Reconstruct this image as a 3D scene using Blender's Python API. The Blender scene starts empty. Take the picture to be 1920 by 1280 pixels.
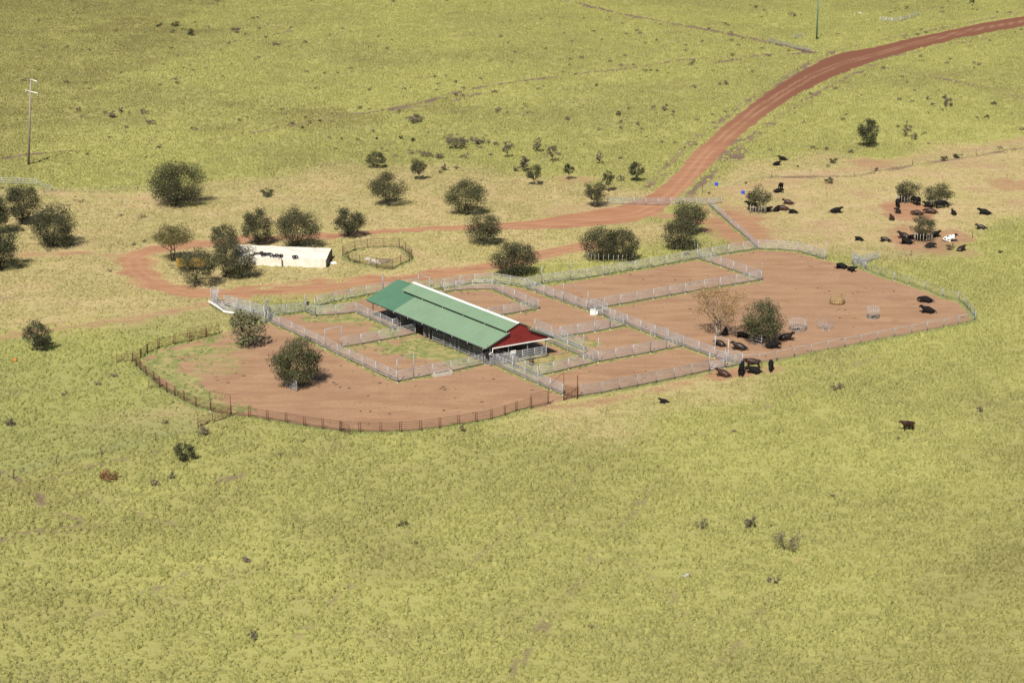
import bpy, math, random
import numpy as np
from mathutils import Vector, Matrix
sc = bpy.context.scene
R = math.radians
# ---------------------------------------------------------------- camera
FPX, YH, CH = 3700.0, -475.0, 88.0            # focal length in pixels of a 1920 frame, horizon row, camera height
PITCH = math.atan((640 - YH) / FPX)
cam_d = bpy.data.cameras.new('camera'); cam = bpy.data.objects.new('camera', cam_d)
sc.collection.objects.link(cam)
cam.location = (0, 0, CH); cam.rotation_euler = (math.pi/2 - PITCH, 0, 0)
cam_d.sensor_width = 36; cam_d.lens = FPX/1920*36
cam_d.clip_start = 1; cam_d.clip_end = 30000
sc.camera = cam
# ---------------------------------------------------------------- light
SUN = Vector((-.28, -.96, 1.19)).normalized()  # towards the sun
w = bpy.data.worlds.new('World'); sc.world = w; w.use_nodes = True
nt = w.node_tree; nt.nodes.clear()
sky = nt.nodes.new('ShaderNodeTexSky'); sky.sky_type = 'NISHITA'; sky.sun_disc = False
sky.sun_elevation = math.asin(SUN.z); sky.sun_rotation = math.atan2(SUN.x, SUN.y)
bg = nt.nodes.new('ShaderNodeBackground'); bg.inputs[1].default_value = 0.05
wo = nt.nodes.new('ShaderNodeOutputWorld')
nt.links.new(sky.outputs[0], bg.inputs[0]); nt.links.new(bg.outputs[0], wo.inputs[0])
sd = bpy.data.lights.new('sun', 'SUN'); sd.energy = 4.9; sd.angle = R(.53); sd.color = (1, .94, .84)
so = bpy.data.objects.new('sun', sd); sc.collection.objects.link(so)
so.rotation_euler = (-SUN).to_track_quat('-Z', 'Y').to_euler()
sc.view_settings.view_transform = 'Standard'; sc.view_settings.look = 'None'
sc.view_settings.exposure = 0.50; sc.view_settings.gamma = 1
sc.view_settings.use_curve_mapping = False
sc.cycles.max_bounces = 5; sc.cycles.diffuse_bounces = 2; sc.cycles.glossy_bounces = 2
sc.cycles.transmission_bounces = 2; sc.cycles.transparent_max_bounces = 4
# ---------------------------------------------------------------- helpers
_c, _s = math.cos(PITCH), math.sin(PITCH)
def G(px, py, z=0.0):
    """point of the photograph -> place on the level z"""
    u, v = px - 960, py - 640
    d = (u, FPX*_c - v*_s, -FPX*_s - v*_c)
    t = (z - CH) / d[2]
    return Vector((d[0]*t, d[1]*t, z))
def PXM(py): return _c*(py - YH)/CH            # pixels per metre on the ground at a row
def Gn(pts): return np.array([tuple(G(*p))[:2] for p in pts])
rng = np.random.default_rng(7); random.seed(7)

def lin(name, rgb, rough=.7, metal=0.0, noise=0.0, nscale=3.0, spec=.3, bump=0.0, tint=False, dirt=None, transl=0):
    m = bpy.data.materials.new(name); m.use_nodes = True
    n = m.node_tree.nodes; l = m.node_tree.links
    b = n['Principled BSDF']; b.inputs['Roughness'].default_value = rough; b.inputs['Metallic'].default_value = metal
    b.inputs['Specular IOR Level'].default_value = spec
    tc = n.new('ShaderNodeTexCoord')
    nz = n.new('ShaderNodeTexNoise'); nz.inputs['Scale'].default_value = nscale; nz.inputs['Detail'].default_value = 4
    geo = n.new('ShaderNodeNewGeometry'); l.new(geo.outputs['Position'], nz.inputs['Vector'])
    mx = n.new('ShaderNodeMix'); mx.data_type = 'RGBA'
    c2 = dirt if dirt else tuple(x*(1-noise) for x in rgb)
    mx.inputs['A'].default_value = (*rgb, 1); mx.inputs['B'].default_value = (*c2, 1)
    mr = n.new('ShaderNodeMapRange'); mr.inputs['From Min'].default_value = .35; mr.inputs['From Max'].default_value = .7
    mr.inputs['To Max'].default_value = 1 if (noise or dirt) else 0
    l.new(nz.outputs['Fac'], mr.inputs['Value']); l.new(mr.outputs['Result'], mx.inputs['Factor'])
    col = mx.outputs['Result']
    if tint:
        at = n.new('ShaderNodeAttribute'); at.attribute_name = 'tint'
        hs = n.new('ShaderNodeHueSaturation'); l.new(col, hs.inputs['Color'])
        mm = n.new('ShaderNodeMapRange'); mm.inputs['To Min'].default_value = .80; mm.inputs['To Max'].default_value = 1.30
        l.new(at.outputs['Fac'], mm.inputs['Value']); l.new(mm.outputs['Result'], hs.inputs['Value'])
        m3 = n.new('ShaderNodeMapRange'); m3.inputs['To Min'].default_value = .515; m3.inputs['To Max'].default_value = .49
        l.new(at.outputs['Fac'], m3.inputs['Value']); l.new(m3.outputs['Result'], hs.inputs['Hue'])
        col = hs.outputs['Color']
    l.new(col, b.inputs['Base Color'])
    if bump:
        bp = n.new('ShaderNodeBump'); bp.inputs['Strength'].default_value = .6; bp.inputs['Distance'].default_value = bump
        n2 = n.new('ShaderNodeTexNoise'); n2.inputs['Scale'].default_value = nscale*4; l.new(geo.outputs['Position'], n2.inputs['Vector'])
        l.new(n2.outputs['Fac'], bp.inputs['Height']); l.new(bp.outputs['Normal'], b.inputs['Normal'])
    if transl:
        tr = n.new('ShaderNodeBsdfTranslucent'); l.new(col, tr.inputs['Color'])
        ms = n.new('ShaderNodeMixShader'); ms.inputs[0].default_value = transl
        l.new(b.outputs[0], ms.inputs[1]); l.new(tr.outputs[0], ms.inputs[2])
        l.new(ms.outputs[0], n['Material Output'].inputs['Surface'])
    return m

class MB:
    """collects shapes for one mesh"""
    def __init__(s): s.v = []; s.f = []; s.mi = []; s.sm = []
    def add(s, vs, fs, mi=0, smooth=False):
        o = len(s.v); s.v += [tuple(x) for x in vs]; s.f += [tuple(i+o for i in f) for f in fs]
        s.mi += [mi]*len(fs); s.sm += [smooth]*len(fs); return s
    def box(s, c, d, rz=0, mi=0, tilt=None):
        x, y, z = (k/2 for k in d)
        vs = [Vector((i*x, j*y, k*z)) for i in (-1, 1) for j in (-1, 1) for k in (-1, 1)]
        M = Matrix.Rotation(rz, 3, 'Z')
        if tilt: M = M @ tilt
        vs = [M @ q + Vector(c) for q in vs]
        return s.add(vs, [(0,1,3,2),(4,6,7,5),(0,4,5,1),(2,3,7,6),(0,2,6,4),(1,5,7,3)], mi)
    def tube(s, pts, rad, n=6, mi=0, cap=True, smooth=True, ry=None):
        pts = [Vector(p) for p in pts]; k = len(pts)
        if not hasattr(rad, '__len__'): rad = [rad]*k
        vs = []
        for i, p in enumerate(pts):
            t = (pts[min(i+1, k-1)] - pts[max(i-1, 0)]).normalized()
            a = Vector((0, 0, 1)) if abs(t.z) < .9 else Vector((1, 0, 0))
            u = t.cross(a).normalized(); w_ = t.cross(u)
            for j in range(n):
                an = 2*math.pi*j/n
                vs.append(p + u*math.cos(an)*rad[i] + w_*math.sin(an)*rad[i])
        fs = [(i*n+j, (i+1)*n+j, (i+1)*n+(j+1) % n, i*n+(j+1) % n) for i in range(k-1) for j in range(n)]
        if cap: fs += [tuple(range(n-1, -1, -1))[::-1], tuple(range((k-1)*n, k*n))[::-1]]
        return s.add(vs, fs, mi, smooth)
    def poly(s, pts, th, mi=0):
        """flat plate from a list of 3D points, thickness th downwards"""
        k = len(pts); a = [Vector(p) for p in pts]; b = [p - Vector((0, 0, th)) for p in a]
        fs = [tuple(range(k)), tuple(range(2*k-1, k-1, -1))] + [(i, i+k, (i+1) % k+k, (i+1) % k) for i in range(k)]
        return s.add(a+b, fs, mi)
    def mesh(s, name, mats):
        me = bpy.data.meshes.new(name); me.from_pydata(s.v, [], s.f); me.update()
        for m in (mats if isinstance(mats, (list, tuple)) else [mats]): me.materials.append(m)
        me.polygons.foreach_set('material_index', s.mi); me.polygons.foreach_set('use_smooth', s.sm)
        return me
C = sc.collection
def link(name, data, parent=None, loc=None, label=None, cat=None, group=None, kind=None, world=True):
    o = bpy.data.objects.new(name, data); C.objects.link(o)
    if parent is not None: o.parent = parent
    if loc is not None: o.location = loc
    if label: o['label'] = label
    if cat: o['category'] = cat
    if group: o['group'] = group
    if kind: o['kind'] = kind
    return o
def thing(name, loc, label, cat, group=None, rz=0):
    o = link(name, None, None, loc, label, cat, group); o.rotation_euler = (0, 0, rz); o.empty_display_size = .3
    return o
def unit_rod(name, r, mat, n=6, prof=None):
    mb = MB(); mb.tube([(0, 0, 0), (1, 0, 0)], r, n)
    return mb.mesh(name, mat)
def rod(name, mesh, parent, a, b):
    """rod from a to b (world), child of an unrotated parent"""
    a = Vector(a); b = Vector(b); d = b - a
    o = bpy.data.objects.new(name, mesh); C.objects.link(o); o.parent = parent
    o.location = a - parent.location; o.rotation_mode = 'QUATERNION'
    o.rotation_quaternion = d.to_track_quat('X', 'Z'); o.scale = (d.length, 1, 1)
    return o
# ---------------------------------------------------------------- materials
M = {}
M['galv'] = lin('galvanised_steel', (.41, .41, .42), .6, .2, noise=.3, nscale=2.0)
M['galvd'] = lin('dull_steel', (.30, .31, .33), .6, .35, noise=.3, nscale=1.5)
M['rust'] = lin('rusty_pipe', (.14, .060, .038), .8, .1, noise=.45, nscale=2.0)
M['brown'] = lin('brown_pipe', (.13, .075, .05), .8, .1, noise=.4, nscale=2.0)
M['wood'] = lin('weathered_timber', (.30, .26, .21), .9, noise=.4, nscale=4)
M['conc'] = lin('pale_concrete', (.50, .46, .39), .9, noise=.25, nscale=2.5, bump=.02)
M['green_roof'] = lin('pale_green_roof', (.170, .255, .165), .5, .0, noise=.10, nscale=.35, spec=.35)
M['dark_roof'] = lin('dark_green_roof', (.078, .172, .108), .5, .0, noise=.12, nscale=.35, spec=.3)
M['red'] = lin('red_sheeting', (.19, .022, .020), .6, noise=.2, nscale=.8)
M['white'] = lin('white_paint', (.78, .77, .72), .5, noise=.08, nscale=1)
M['film'] = lin('white_cover_sheet', (.68, .65, .57), .6, noise=0, nscale=.7, dirt=(.56, .50, .41), bump=.05)
M['black'] = lin('black_rubber', (.015, .015, .016), .8, noise=.3)
M['dark'] = lin('dark_steel', (.05, .05, .055), .6, noise=.3)
M['hay'] = lin('hay', (.40, .27, .14), .95, noise=.5, nscale=6, bump=.05)
M['blue'] = lin('blue_plastic', (.010, .07, .62), .45, noise=.1)
M['orange'] = lin('orange_plastic', (.50, .17, .03), .5, noise=.2)
M['yellow'] = lin('yellow_paint', (.30, .19, .04), .5, noise=.25, nscale=1)
M['bark'] = lin('bark', (.11, .085, .065), .95, noise=.5, nscale=5, bump=.03)
M['palebark'] = lin('pale_bark', (.30, .25, .20), .95, noise=.4, nscale=5)
LEAF = {
 'dark': lin('leaf_dark_olive', (.050, .053, .024), .7, noise=.3, nscale=.8, tint=True, transl=.1),
 'mid': lin('leaf_olive', (.074, .073, .034), .7, noise=.3, nscale=.8, tint=True, transl=.12),
 'green': lin('leaf_green', (.076, .080, .033), .7, noise=.3, nscale=.8, tint=True, transl=.12),
 'silver': lin('leaf_silver_green', (.13, .13, .065), .65, noise=.25, nscale=.8, tint=True, transl=.12),
 'gold': lin('leaf_golden', (.33, .215, .095), .7, noise=.35, nscale=.8, tint=True, transl=.25),
 'yellow': lin('leaf_yellow_green', (.15, .135, .052), .7, noise=.35, nscale=.8, tint=True, transl=.25),
 'scrub': lin('leaf_grey_brown', (.145, .12, .085), .8, noise=.3, nscale=.8, tint=True, transl=.1),
 'rusty': lin('leaf_rusty_orange', (.22, .12, .05), .8, noise=.3, nscale=.8, tint=True, transl=.1),
}
# ================================================================ ground fields
FENCES_PX = {}      # filled below, used for the grassy strips along the fences
YARD = [(425,622),(411,627),(357,642),(298,655),(266,674),(260,690),(288,714),(330,744),(370,764),(434,779),(502,785),(572,797),(640,806),(714,808),(790,805),(860,794),(921,784),(968,769),(1028,757),(1060,750),(1085,743),(1161,730),(1264,710),(1330,695),(1392,682),(1456,676),(1521,662),(1614,644),(1710,625),(1797,609),(1826,601),(1815,585),(1797,566),(1767,559),(1705,535),(1649,518),(1600,499),(1547,488),(1496,473),(1421,469),(1365,478),(1307,487),(1190,508),(1100,523),(1030,535),(985,541),(923,532),(880,534),(800,548),(740,545),(700,556),(600,575),(571,586),(500,596),(505,590),(500,607),(460,612)]
GREENS = [([(-60,640),(180,626),(244,685),(255,700),(330,752),(400,790),(340,830),(150,865),(-60,900)],.28),([(170,630),(300,590),(400,582),(420,610),(300,640),(240,670)],.25),([(430,576),(600,570),(720,546),(725,558),(640,575),(600,590),(520,592)],.75),([(560,592),(668,590),(738,612),(740,640),(700,612),(640,604),(575,602)],.9),([(700,648),(778,632),(850,650),(905,672),(880,688),(820,684),(760,668),(720,662)],.95),
          ([(250,690),(270,665),(330,646),(425,628),(390,660),(330,680),(345,705),(420,745),(480,770),(434,778),(330,742),(275,705)],1.0),
          ([(300,650),(470,640),(450,700),(360,700)],.62),([(660,640),(745,632),(700,660),(640,660)],.5),
          ([(930,672),(1000,655),(1060,664),(1110,650),(1130,640),(1090,632),(1040,634),(1095,668),(1020,700),(960,690)],.8),
          ([(1110,612),(1165,604),(1185,615),(1120,630)],.35),([(1180,615),(1280,645),(1180,640)],.3),([(1270,530),(1430,522),(1400,540),(1300,548)],.3)]
ROAD1 = [(1990,18),(1920,30),(1840,43),(1770,59),(1700,73),(1640,88),(1580,98),(1540,112),(1500,133),(1450,163),(1400,200),(1350,240),(1300,285),(1260,330),(1235,352),(1205,371),(1150,388),(1060,402),(1000,413),(940,417),(880,421),(800,424),(700,431),(640,436),(560,440),(560,447),(640,445),(700,439),(800,434),(940,431),(1050,429),(1120,424),(1180,418),(1232,404),(1268,375),(1300,345),(1340,305),(1390,255),(1440,215),(1490,182),(1560,147),(1620,122),(1700,98),(1800,73),(1880,58),(1920,50),(1990,38)]
TRACKS = [ # (polyline, half width m, strength, redness)
  ([(1105,460),(1030,474),(940,497),(860,509),(760,521),(640,534),(520,546),(430,550),(350,548),(290,532),(256,508),(248,486),(290,468),(350,459),(460,450),(600,443)],2.9,.80,.9),
  ([(700,520),(560,528),(450,540)],1.6,.72,.85),
  ([(250,482),(160,474),(60,478),(-40,488)],1.7,.62,.7),
  ([(-40,640),(80,620),(200,604),(330,582),(450,560)],2.2,.60,.35),
  ([(640,548),(760,535),(860,525),(900,515)],1.8,.7,.8),
  ([(1232,404),(1300,410),(1360,425),(1330,430)],2.5,.7,.6),
  ([(1290,375),(1400,350),(1520,330),(1640,310),(1760,290),(1920,262),(2000,250)],3.5,.50,.35),
  ([(1330,385),(1370,430),(1420,462)],3,.5,.5),
  ([(80,362),(180,366),(260,372),(330,375)],2.0,.5,.3),
  ([(380,768),(310,775),(230,790)],1.2,.45,.1),
  ([(1020,764),(1100,758),(1230,730),(1330,706),(1400,700),(1460,690)],1.6,.62,.3),
  ([(1335,702),(1400,698)],2.2,.8,.5),
]
SPOTS = [((1420,404),5.5,1.2,.5,.3),((1735,405),8,1.0,.38,.2),((1700,395),6,1,.85,.7),((1725,447),8,1,.7,.5),((1385,425),7,1.4,.8,.7),((1560,345),4,1,.5,.4),((1635,308),6,.8,.65,.6),((1785,443),5,.8,.7,.5),((1110,396),14,.4,.5,.3),((1185,300),0.1,1,0,0),((1890,345),5,1,.6,.9),
         ((1800,470),4,.8,.5,.3),((745,878),2.6,.5,.42,.6),((590,855),1.6,.5,.40,.6),((1310,895),2.0,.5,.3,.9),((1500,1050),2,.6,.45,.9),((1080,335),6,.5,.55,.3)]
STRAW = [([(-200,365),(200,352),(300,338),(500,332),(640,318),(820,322),(960,328),(1100,328),(1235,340),(1245,400),(1300,470),(1100,505),(880,520),(700,545),(560,560),(440,600),(200,625),(-200,650)],.85),
         ([(1290,360),(1350,318),(1500,308),(1700,292),(1930,262),(2100,250),(2100,400),(1920,425),(1830,432),(1660,462),(1540,475),(1420,468),(1340,400)],.95),
         ([(1030,762),(1390,698),(1470,684),(1470,700),(1100,800),(1040,790)],.7),
         ([(60,590),(300,560),(330,600),(100,640)],.4),([(200,760),(380,765),(370,790),(180,800)],.5),
         ([(640,470),(780,470),(790,500),(640,505)],.0)]
BARE = [([(1240,400),(1330,340),(1500,312),(1700,296),(1930,268),(2100,250),(2100,390),(1900,410),(1830,425),(1680,455),(1540,470),(1440,465),(1380,430),(1330,400)],.43),([(200,560),(330,575),(440,565),(400,600),(100,640),(-60,640),(-60,625)],.42),([(600,395),(900,385),(1100,385),(1200,380),(1170,400),(900,408),(650,420)],.42),([(60,350),(330,362),(300,395),(80,385)],.38),([(430,545),(700,520),(900,498),(900,525),(720,545),(600,560),(440,565)],.55),([(230,480),(300,460),(470,450),(480,500),(400,545),(280,525)],.30),([(1030,764),(1390,700),(1470,690),(1400,715),(1100,790)],.36)]
LINES = [([(960,1270),(1010,1180),(1090,1090),(1120,1020),(1190,960),(1230,900)],.25,.45),([(560,1190),(640,1110),(700,1050),(790,980),(860,930)],.25,.4),([(1360,1240),(1420,1150),(1480,1100)],.22,.35),([(1900,560),(1700,640),(1500,730),(1350,800),(1240,830),(1000,860)],.25,.35),([(180,935),(230,950),(330,985)],.3,.6),([(0,560),(160,540),(240,535)],.6,.35), # dark cattle pads and gutters: polyline, half width m, strength
  ([(1215,350),(1245,318),(1290,272),(1340,235),(1400,192),(1450,160),(1510,122),(1560,98),(1620,82),(1700,66),(1800,46),(1920,22)],.9,.62),
  ([(1290,368),(1330,330),(1380,276),(1402,262),(1450,228),(1480,205),(1550,165),(1600,140),(1650,120)],.9,.62),
  ([(1365,300),(1400,262)],2.0,.7),([(1650,112),(1740,92),(1850,72)],1.0,.6),
  ([(640,216),(720,208),(800,190),(860,172),(920,160),(1050,142),(1180,128),(1280,112),(1400,104),(1520,100)],1.1,.75),
  ([(740,205),(840,195),(900,175)],.8,.6),([(400,262),(520,240),(640,220)],1.0,.6),([(0,298),(60,288),(140,282)],.9,.8),
  ([(360,90),(440,78),(500,68),(548,58),(520,50),(450,48)],.9,.7),([(1000,-5),(1080,5),(1150,24),(1280,48),(1420,74),(1530,100)],1.6,.85),
  ([(1630,122),(1700,135),(1780,150),(1850,165),(1940,190)],1.3,.6),([(1340,118),(1440,102),(1530,100)],1.4,.6),
  ([(0,884),(40,900),(62,925),(100,955),(150,975)],.35,.8),([(0,925),(100,895),(170,875),(300,845)],.45,.65),([(0,1010),(100,990),(200,985)],.8,.5),
  ([(1000,1000),(1030,960),(1075,905),(1120,870)],.3,.45),([(880,1060),(960,985),(1000,960)],.3,.4),([(270,350),(200,360),(90,357)],.5,.6),
  ([(1300,1180),(1250,1100),(1150,1030)],.25,.35),([(400,905),(470,885),(520,880)],.5,.55),([(380,1060),(300,1100),(160,1160)],.3,.35),
  ([(1447,332),(1600,330),(1712,310),(1830,292),(1930,275)],.6,.6),([(300,375),(480,368),(640,376)],.5,.5)]
def sdist(P, poly, closed=True):
    """signed (inside positive) distance of points P to polygon / distance to polyline (negative)"""
    n = len(poly); d2 = np.full(len(P), 1e18); ins = np.zeros(len(P), bool)
    for i in range(n if closed else n-1):
        a = poly[i]; b = poly[(i+1) % n]; e = b-a
        w_ = P-a; t = np.clip((w_@e)/max(e@e, 1e-9), 0, 1)
        q = w_-t[:, None]*e; d2 = np.minimum(d2, (q*q).sum(1))
        if closed:
            c = (a[1] > P[:, 1]) != (b[1] > P[:, 1])
            with np.errstate(divide='ignore', invalid='ignore'):
                xx = e[0]*(P[:, 1]-a[1])/e[1]+a[0]
            ins ^= c & (P[:, 0] < xx)
    d = np.sqrt(d2)
    return np.where(ins, d, -d) if closed else -d
def near(P, poly, pad):
    return np.nonzero((P[:, 0] > poly[:, 0].min()-pad) & (P[:, 0] < poly[:, 0].max()+pad) & (P[:, 1] > poly[:, 1].min()-pad) & (P[:, 1] < poly[:, 1].max()+pad))[0]
_lat = np.random.default_rng(3).random((256, 256))
def vnoise(P, s):
    q = P/s+1000; i = np.floor(q).astype(int); f = q-i; f = f*f*(3-2*f)
    a = _lat[i[:, 0] % 256, i[:, 1] % 256]; b = _lat[(i[:, 0]+1) % 256, i[:, 1] % 256]
    c = _lat[i[:, 0] % 256, (i[:, 1]+1) % 256]; d = _lat[(i[:, 0]+1) % 256, (i[:, 1]+1) % 256]
    return (a*(1-f[:, 0])+b*f[:, 0])*(1-f[:, 1])+(c*(1-f[:, 0])+d*f[:, 0])*f[:, 1]
def smooth(x, a, b):
    t = np.clip((x-a)/(b-a), 0, 1); return t*t*(3-2*t)
BROWNS_AND_VIGNETTE = [([(-200,-60),(420,-40),(400,60),(280,120),(200,200),(60,290),(-200,310)],.38),([(140,25),(270,28),(420,45),(330,75),(160,62)],.55),([(-60,960),(120,930),(230,950),(260,1000),(100,1010),(-60,1010)],.25),([(160,930),(300,960),(340,1000),(200,1010)],.22),
 ([(-60,1080),(140,1120),(160,1200),(60,1300),(-80,1300)],.25),([(1830,860),(1990,820),(1990,1300),(1760,1300)],.3),([(440,200),(640,205),(900,170),(900,190),(640,240),(440,250)],.45),([(1040,890),(1130,880),(1150,930),(1010,935)],.15),([(640,990),(720,985),(720,1040),(640,1035)],.18),([(1560,950),(1700,960),(1640,1010)],.15)]  # brown patches; polygons in the lower corners paint vignette darkening into the grass
CENTRE = [[(1990,28),(1920,40),(1840,53),(1770,68),(1700,85),(1640,103),(1580,118),(1520,143),(1470,173),(1420,206),(1370,247),(1320,293),(1285,338),(1245,380),(1190,403),(1100,412),(1000,422),(900,427),(800,429),(640,441)], TRACKS[0][0], TRACKS[3][0], TRACKS[6][0]]
def ruts(P):
    v = np.zeros(len(P))
    for poly in CENTRE:
        poly = Gn(poly); k = near(P, poly, 4)
        if len(k):
            d = -sdist(P[k], poly, False)+(vnoise(P[k], 8)-.5)*.5; v[k] = np.maximum(v[k], np.exp(-((d-1.0)/.42)**2))
    return v
def browns_and_vignette(P):
    v = np.zeros(len(P))
    for poly, st in BROWNS_AND_VIGNETTE:
        poly = Gn(poly); k = near(P, poly, 30)
        if len(k): v[k] = np.maximum(v[k], smooth(sdist(P[k], poly)+(vnoise(P[k], 12)-.5)*26, -8, 10)*st)
    return v
def fields(P):
    N = len(P); dirt = np.zeros(N); red = np.zeros(N); straw = np.zeros(N); green = np.zeros(N); line = np.zeros(N)
    jig = (vnoise(P, 3)-.5)*1.6+(vnoise(P, .9)-.5)*.7
    def on(poly, closed, pad, fn):
        poly = Gn(poly); k = near(P, poly, pad)
        if len(k): fn(k, sdist(P[k], poly, closed))
    def f(k, d):
        v = smooth(d+jig[k]*.35, -.6, .7); dirt[k] = np.maximum(dirt[k], v)
    on(YARD, True, 2, f)
    for poly, half, st, rd in TRACKS:
        def f(k, d, half=half, st=st, rd=rd):
            v = smooth(d+half+jig[k]*1.5, -3.0, 2.0)*st
            red[k] = np.where(v > .05, np.maximum(red[k], rd*smooth(v, 0, .5)), red[k]); dirt[k] = np.maximum(dirt[k], v)
        on(poly, False, half+4, f)
    def f(k, d):
        v = smooth(d+jig[k]*.5, -.7, .9); dirt[k] = np.maximum(dirt[k], v); red[k] = np.maximum(red[k], v)
    on(ROAD1, True, 3, f)
    for (c, r, asp, st, rd) in SPOTS:
        c = Gn([c])[0]; q = (P-c)/np.array([1, 1.8*asp]); d = r-np.sqrt((q*q).sum(1))+jig*1.6
        v = smooth(d, -r*.45, r*.5)*st; red[:] = np.maximum(red, v*rd); dirt[:] = np.maximum(dirt, v)
    for poly, st in STRAW:
        def f(k, d, st=st):
            straw[k] = np.maximum(straw[k], smooth(d+(vnoise(P[k], 14)-.5)*22, -6, 9)*st)
        on(poly, True, 20, f)
    for poly, st in BARE:
        def f(k, d, st=st): dirt[k] = np.maximum(dirt[k], smooth(d+(vnoise(P[k], 9)-.5)*12, -4, 6)*st*(.55+.75*vnoise(P[k], 6)))
        on(poly, True, 12, f)
    for poly, st in GREENS:
        def f(k, d, st=st): green[k] = np.maximum(green[k], smooth(d+(vnoise(P[k], 2.2)-.5)*5, -1.6, 1.6)*st)
        on(poly, True, 4, f)
    for poly, half, st in LINES:
        def f(k, d, half=half, st=st):
            line[k] = np.maximum(line[k], smooth(d+half*1.25+jig[k]*.7, -.8, .5)*st*(.6+.8*vnoise(P[k], 5)))
        on(poly, False, half+3, f)
    for run in FENCES_PX.values():
        poly = Gn(run); k = near(P, poly, 2)
        if len(k):
            d = -sdist(P[k], poly, False)
            green[k] = np.maximum(green[k], (1-smooth(d+jig[k]*.25, .3, .95))*.85)
    return dirt, red, straw, green, line
# ================================================================ fence runs (ground points of the posts, in pixels of the photograph)
F = FENCES_PX
F['A1'] = [(502.6,604),(524,613.5),(548,624.5),(572,636),(595,646.5),(610,654),(633,665.5),(656,676.3),(681,688),(705,699.5),(728,709.5),(744.6,717)]
F['B6'] = [(744.6,717),(776,710.5),(810.6,704),(845.6,698),(878.5,690.5),(909,683.5)]
F['B7'] = [(641,652.5),(677,646.6),(711,640),(747,633.5),(779,627)]
F['P1'] = [(503,603),(506,593),(531,590.5),(538,590),(572,585.5)]
F['P2'] = [(572.5,585.5),(591,593)]
F['P3'] = [(591,593),(630,591),(668,587)]
F['P4'] = [(668,587),(690.5,597.5),(713.5,607),(736.5,618)]
F['P5'] = [(736.5,618),(751,614.5),(775,610)]
F['S1'] = [(811,640),(833,648.8),(853.3,657),(880,668.5),(905,679.5)]
F['OUT'] = [(595.6,575),(627.5,567),(657.5,560.5),(687.5,554.5),(718.5,549),(750,545),(785,541)]
F['OUT2'] = [(785,549),(805,545.5),(833,541),(862,536),(889.8,532.5),(923,530.6),(956.9,535.4),(984.6,540)]
F['IN'] = [(832,549),(854.6,546),(885.8,543.8),(923,543.5),(943.3,553.3),(965,562.5),(986,571.8),(1009,580.7),(977,586),(944.7,591.5),(915,597)]
F['N1'] = [(984.6,540),(1015.8,533.5),(1040,530),(1070,526.5),(1100.8,522),(1130.8,517),(1160.8,511.5),(1190.3,506.7),(1219.5,502),(1248.7,497),(1278.3,491.5),(1307.5,486)]
F['N2'] = [(1307.5,486),(1336,481.5),(1365.4,476.7),(1393.4,471.8),(1421.4,467.8),(1459.6,469),(1496,471.8),(1521.4,479.3),(1547,487.5)]
F['A3'] = [(984.6,540),(1003,547),(1020,553.3),(1038,560),(1055.8,566.2),(1080,574.5),(1100.8,581.7),(1130,592.8),(1153,601.5),(1175.8,610),(1201.6,620.5),(1228,630),(1253,639.5),(1281,650.2),(1310.6,661),(1340,671)]
F['A3b'] = [(1365,677.5),(1391.7,684)]
F['A5'] = [(1307.5,486),(1333,493.5),(1352,500.4),(1375.4,508.5),(1400,517),(1427,526.3)]
F['B4'] = [(1108,582),(1133,577),(1163,571.7),(1194,566.3),(1225,560.5),(1256,555),(1285,550),(1320,544),(1350,539),(1380,534),(1405,530),(1427,526.3)]
F['B3'] = [(1050,632.5),(1083,627.8),(1115,622.5),(1143.8,617),(1175.8,610)]
F['A4'] = [(1005,633),(1037,646),(1064,657.7),(1094.5,670),(1121.7,679.2)]
F['A4b'] = [(1003,618),(1035,632),(1064,644),(1094.5,657)]
F['B1'] = [(1012,704.5),(1037.5,700),(1066,693),(1093.7,686.4),(1121.7,679.6),(1154.6,673.4),(1187.4,667.5),(1219.5,662),(1249.7,655.5),(1281,650.2)]
F['A2'] = [(925,683.5),(961,699.5),(984.7,710),(1008.6,720.6),(1032,731),(1055.5,741)]
F['A2b'] = [(934,675),(961,687),(985,697.5),(1008,708)]
F['B2'] = [(1089,742.7),(1127,738.3),(1161,731),(1195,725),(1230,717.8),(1264,711),(1296.7,704),(1330,696)]
F['B2b'] = [(1359,690),(1391.7,684)]
F['E1'] = [(1391.7,684),(1424,681),(1456,676),(1489,669),(1521,662.8),(1552,656.8),(1583.4,651),(1614,645),(1645,639.3),(1677,632),(1709,626.3),(1738,620.5),(1769,615),(1796.7,609.5),(1828,602)]
F['E2'] = [(1828,602),(1826,594),(1818,585),(1808,573),(1797.7,563),(1767,557.3),(1734.7,543.8),(1704,534),(1676.8,525.6),(1649.4,516.5),(1622,506),(1598.6,498)]
F['R1'] = [(411,625.5),(387,633.5),(357,640.5),(327,646),(297.8,653.6),(276.6,662.3),(264.3,671.5),(249,679),(256,686),(263.4,693),(273.7,704),(288.6,714),(299.5,724.5),(313,735),(328,743),(345.5,752),(368,762.5),(394.7,771)]
F['R2'] = [(434,779.5),(468,783),(502,788),(537,793),(571,799.5),(605.6,804.5),(638.7,808.5),(674.7,811),(714,811.3),(751,810.3),(789,807.5),(825,802.5),(860,797.5),(893,792),(921.4,786.5),(946.7,779.5),(968.3,772),(997,764)]
F['LN'] = [(402,572.5),(417,585.5),(440,588.5),(470,597),(497,606)]
F['LF'] = [(421,573.5),(445,580),(470,587),(495,594)]
F['RP'] = [(642.5,479),(654.5,489.7),(674.8,495.3),(705.7,501),(736.7,503.7),(751.6,496.7),(767.6,489.7),(772.4,484.6),(760.6,472.8),(748.8,464.4),(719.8,463.8),(689.4,465.8),(665.8,469.4),(642.5,479)]
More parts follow.
